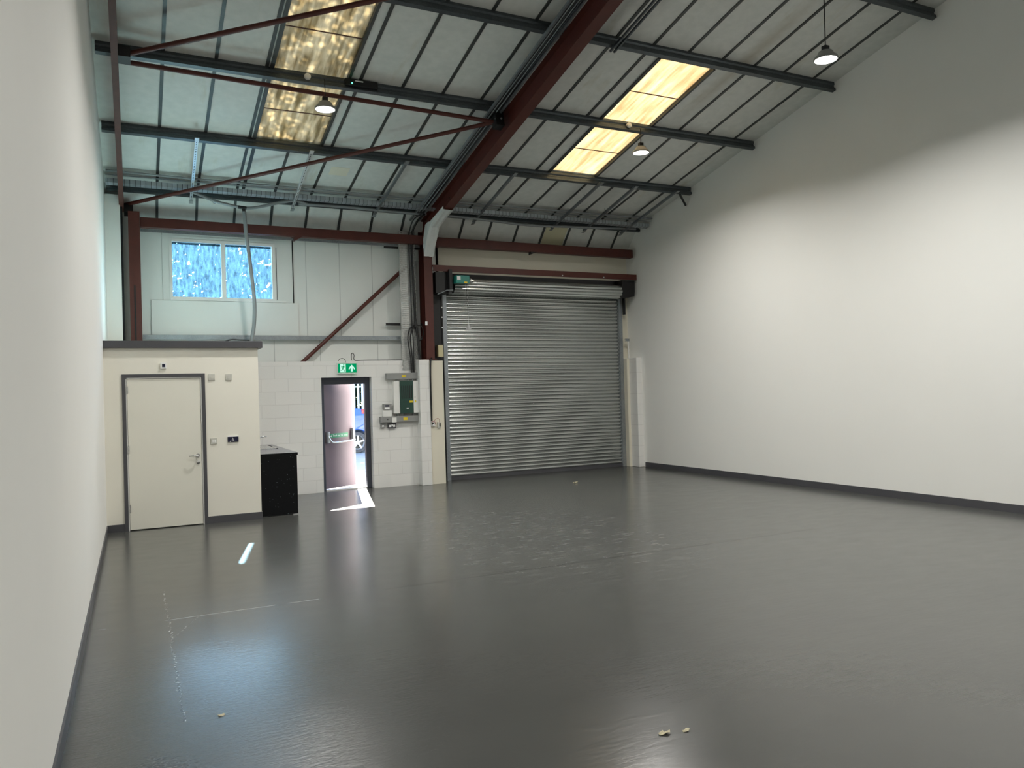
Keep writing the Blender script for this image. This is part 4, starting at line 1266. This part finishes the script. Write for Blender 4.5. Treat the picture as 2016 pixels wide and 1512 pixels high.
# ceiling roses, driver and emergency unit on the two-lamp purlin
for x, lab in ((2.11, 'round white junction box on the purlin by the left lamp'), (7.145, 'round white junction box on the purlin by the right skylight')):
    o = MB().lathe([(0, 0), (0.042, 0), (0.042, 0.03), (0.030, 0.042), (0, 0.044)], Vector((x, 10.165, zp(10.165))) - DWN * 0.066 + NRM * 0.070, -DWN, 20).build('junction_box', 'white_plastic', smooth=40)
    tag(o, lab, 'junction box')
ep = Vector((2.82, 10.165, zp(10.165))) - DWN * 0.066 + NRM * 0.072
eu = MB().sweep([(-0.045, 0), (0.045, 0), (0.045, 0.05), (-0.045, 0.05)], ep + Vector((-0.22, 0, 0)), ep + Vector((0.22, 0, 0)), NRM, -DWN).build('emergency_driver', 'black_steel')
tag(eu, 'black emergency lighting unit with green light fixed to the purlin', 'lighting unit')
e0 = ep - DWN * 0.0505
MB().sweep([(-0.009, 0), (0.009, 0), (0.009, 0.002), (-0.009, 0.002)], e0 + Vector((-0.09, 0, 0)) + NRM * 0.018, e0 + Vector((0.02, 0, 0)) + NRM * 0.018, NRM, -DWN).build('data_label', 'white_mark', eu)
MB().lathe([(0, 0), (0.008, 0), (0.008, 0.01), (0, 0.01)], e0 + Vector((-0.135, 0, 0)) - NRM * 0.025, -DWN, 10).build('status_light', 'led_green', eu)

# ------------------------------------------------------------------ debris on the floor
def leaf_bit(name, label, x, y, s, seed):
    random.seed(seed)
    n = 9
    vs = [(x, y, 0.012 * s)]
    for k in range(n):
        a_ = 2 * math.pi * k / n
        rr = s * random.uniform(0.5, 1.0)
        vs.append((x + rr * 0.05 * math.cos(a_), y + rr * 0.028 * math.sin(a_), random.uniform(0.001, 0.02) * s))
    m = MB().add(vs, [(0, 1 + k, 1 + (k + 1) % n) for k in range(n)])
    o = m.build(name, 'dry_leaf')
    s_ = o.modifiers.new('thick', 'SOLIDIFY'); s_.thickness = 0.002
    return tag(o, label, 'leaf')
leaf_bit('dried_leaf', 'pale dried leaf on the floor, left one of two near the front', 2.276, 3.085, 0.75, 2)
leaf_bit('dried_leaf', 'pale curled leaf on the floor, right one of two near the front', 2.390, 3.055, 0.5, 5)
leaf_bit('dried_leaf', 'brown leaf scrap on the dark floor strip before the shutter', 7.143, 12.12, 1.6, 7)
leaf_bit('dried_leaf', 'curled paint flake on the rippled floor near the left wall', 0.380, 4.43, 0.55, 9)

# ------------------------------------------------------------------ outside
struct(MB().box(-40, 50, 14.2, 80, -0.25, -0.05).build('ground', 'tarmac'))
struct(MB().box(3.0, 3.9, 14.03, 14.35, -0.05, -0.002).build('path', 'tarmac'))

def leaves(m, n, sampler, size, seed):
    random.seed(seed)
    for _ in range(n):
        p = sampler()
        a = Vector((random.gauss(0, 1), random.gauss(0, 1), random.gauss(0, 1))).normalized()
        b = a.orthogonal().normalized()
        c = a.cross(b)
        s = size * random.uniform(0.6, 1.4)
        m.add([p + b * s, p + c * s * 0.55, p - b * s, p - c * s * 0.55], [(0, 1, 2, 3)])
    return m
hg = MB()
def hs():
    while True:
        x, y, z = random.uniform(-1.5, 9.5), random.uniform(27.6, 30.5), random.uniform(0, 9.3)
        if random.random() < 1.0 - 0.35 * (y - 27.6) / 3:
            return Vector((x, y + 0.5 * math.sin(x * 1.9) * math.sin(z * 1.4), z))
leaves(hg, 24000, hs, 0.17, 11)
hd = thing('hedge', 'tall leafy hedge outside, seen through the high window and the fire door', 'hedge', (4, 29, -0.05))
hf = hg.build('foliage', 'hedge_leaf', hd)
hst = MB()
for k in range(7):
    x = -1 + 1.6 * k
    hst.tube([(x, 29.3, -0.05), (x + 0.2, 29.4, 4), (x + 0.1, 29.2, 8.3)], [0.12, 0.09, 0.03], 8)
hst.build('stems', 'bark', hd)

tr = thing('tree', 'tall tree outside whose crown shades the left skylight', 'tree', (3.7, 17.3, -0.05))
tm = MB()
def ts():
    while True:
        q = Vector((random.uniform(-1, 1), random.uniform(-1, 1), random.uniform(-1, 1)))
        if q.length < 1:
            return Vector((3.15, 14.7, 9.45)) + Vector((q.x * 1.25, q.y * 3.0, q.z * 1.0))
leaves(tm, 7200, ts, 0.055, 23)
tm.build('foliage', 'tree_leaf', tr)
tb = MB().tube([(3.7, 17.3, -0.05), (3.72, 17.2, 5), (3.6, 16.6, 8.4), (3.4, 15.4, 9.4), (3.2, 13.6, 9.6)], [0.17, 0.13, 0.08, 0.05, 0.02], 10)
for q in ((2.5, 15.2, 9.6), (4.0, 14.6, 9.9), (2.7, 13.6, 9.2), (3.9, 13.2, 9.3)):
    tb.tube([(3.5, 15.9, 9.0), q], [0.035, 0.01], 6)
tb.build('trunk', 'bark', tr)

fe = thing('palisade_fence', 'pale steel palisade fence in front of the hedge outside', 'fence', (5.5, 26.5, -0.05))
for k in range(38):
    x = 2.6 + k * 0.15
    MB().box(x, x + 0.075, 26.48, 26.5, 0.05, 2.3).add([(x, 26.48, 2.3), (x + 0.075, 26.48, 2.3), (x + 0.0375, 26.48, 2.42), (x, 26.5, 2.3), (x + 0.075, 26.5, 2.3), (x + 0.0375, 26.5, 2.42)], [(0, 1, 2), (3, 5, 4), (1, 4, 5, 2), (0, 2, 5, 3)]).build('pale', 'pale_steel', fe)
for z in (0.4, 2.0):
    MB().box(2.5, 8.4, 26.5, 26.54, z, z + 0.05).build('rail', 'pale_steel', fe)

# blue car parked side-on
car = thing('car', 'blue car parked outside, glimpsed through the open fire door', 'car', (4.9, 24.3, -0.05))
Y0, Y1, G = 23.4, 25.1, -0.05
side = [(2.72, 0.30), (2.66, 0.90), (2.85, 1.25), (3.30, 1.62), (5.00, 1.66), (5.75, 1.41), (6.45, 1.34), (6.85, 1.15), (6.95, 0.70), (6.88, 0.32)]
WC = (3.55, 6.12)
def arch_pts(cx):
    return [(cx + 0.38 * math.cos(a), 0.33 + 0.38 * math.sin(a)) for a in [R(8 + 16.4 * k) for k in range(11)]]
outline = side + arch_pts(WC[1]) + arch_pts(WC[0])
cbm = MB()
n = len(outline)
rows = [(Y0 + 0.06, 0.985), (Y0, 1.0), (Y1, 1.0), (Y1 - 0.0, 0.985)]
vs = []
for yv, s in ((Y0, 1.0), (Y1, 1.0)):
    for x, z in outline:
        inset = 0.22 * max(0, (z - 0.9) / 0.6)
        vs.append((x, yv + (inset if yv == Y0 else -inset), G + z))
fs = [(i, (i + 1) % n, n + (i + 1) % n, n + i) for i in range(n)] + [tuple(range(n))[::-1], tuple(range(n, 2 * n))]
cbm.add(vs, fs)
cb = cbm.build('car_body', 'car_blue', car, bevel=0.03)
gl = MB()
for sgn, yv in ((1, Y0), (-1, Y1)):
    q = [(3.20, 1.20), (3.45, 1.54), (4.95, 1.57), (5.45, 1.38), (5.50, 1.20)]
    gl.add([(x, yv + sgn * (0.22 * max(0, (z - 0.9) / 0.6) - 0.008), G + z) for x, z in q], [(0, 1, 2, 3, 4)])
gl.build('side_window', 'car_glass', cb)
MB().box(6.30, 6.62, Y0 + 0.10, Y0 + 0.40, G + 1.20, G + 1.345).build('red_stand_in', 'stand_in_red', cb, bevel=0.01)  # red block standing in for a pink-red thing behind the car
MB().box(4.4, 4.56, Y0 - 0.02, Y0, G + 0.86, G + 0.89).build('door_handle', 'chrome', cb)
for cx in WC:
    for yv, s in ((Y0 + 0.10, -1), (Y1 - 0.10, 1)):
        wh = MB().lathe([(0.22, -0.10), (0.31, -0.10), (0.325, -0.07), (0.325, 0.07), (0.31, 0.10), (0.22, 0.10)], (cx, yv, G + 0.325), (0, 1, 0), 32, closed=True).build('wheel', 'tyre', car, smooth=40)
        rm_ = MB().lathe([(0.20, -0.02), (0.225, -0.09), (0.215, -0.095), (0.19, -0.03)], (cx, yv, G + 0.325), (0, -s, 0) if s < 0 else (0, -1, 0), 32, closed=True)
        rm_.lathe([(0, 0), (0.06, 0), (0.06, 0.02), (0, 0.025)], (cx, yv + s * 0.07, G + 0.325), (0, s, 0), 16)
        for k in range(5):
            a_ = 2 * math.pi * k / 5 + 0.3
            rm_.bar((cx, yv + s * 0.08, G + 0.325), (cx + 0.21 * math.cos(a_), yv + s * 0.08, G + 0.325 + 0.21 * math.sin(a_)), 0.05, 0.02, (0, 1, 0))
        rm_.build('wheel_rim', 'alloy', wh)
        MB().lathe([(0.0, 0), (0.21, 0), (0.21, 0.01), (0, 0.01)], (cx, yv, G + 0.325), (0, 1, 0), 24).build('brake_disc', 'black_steel', wh)
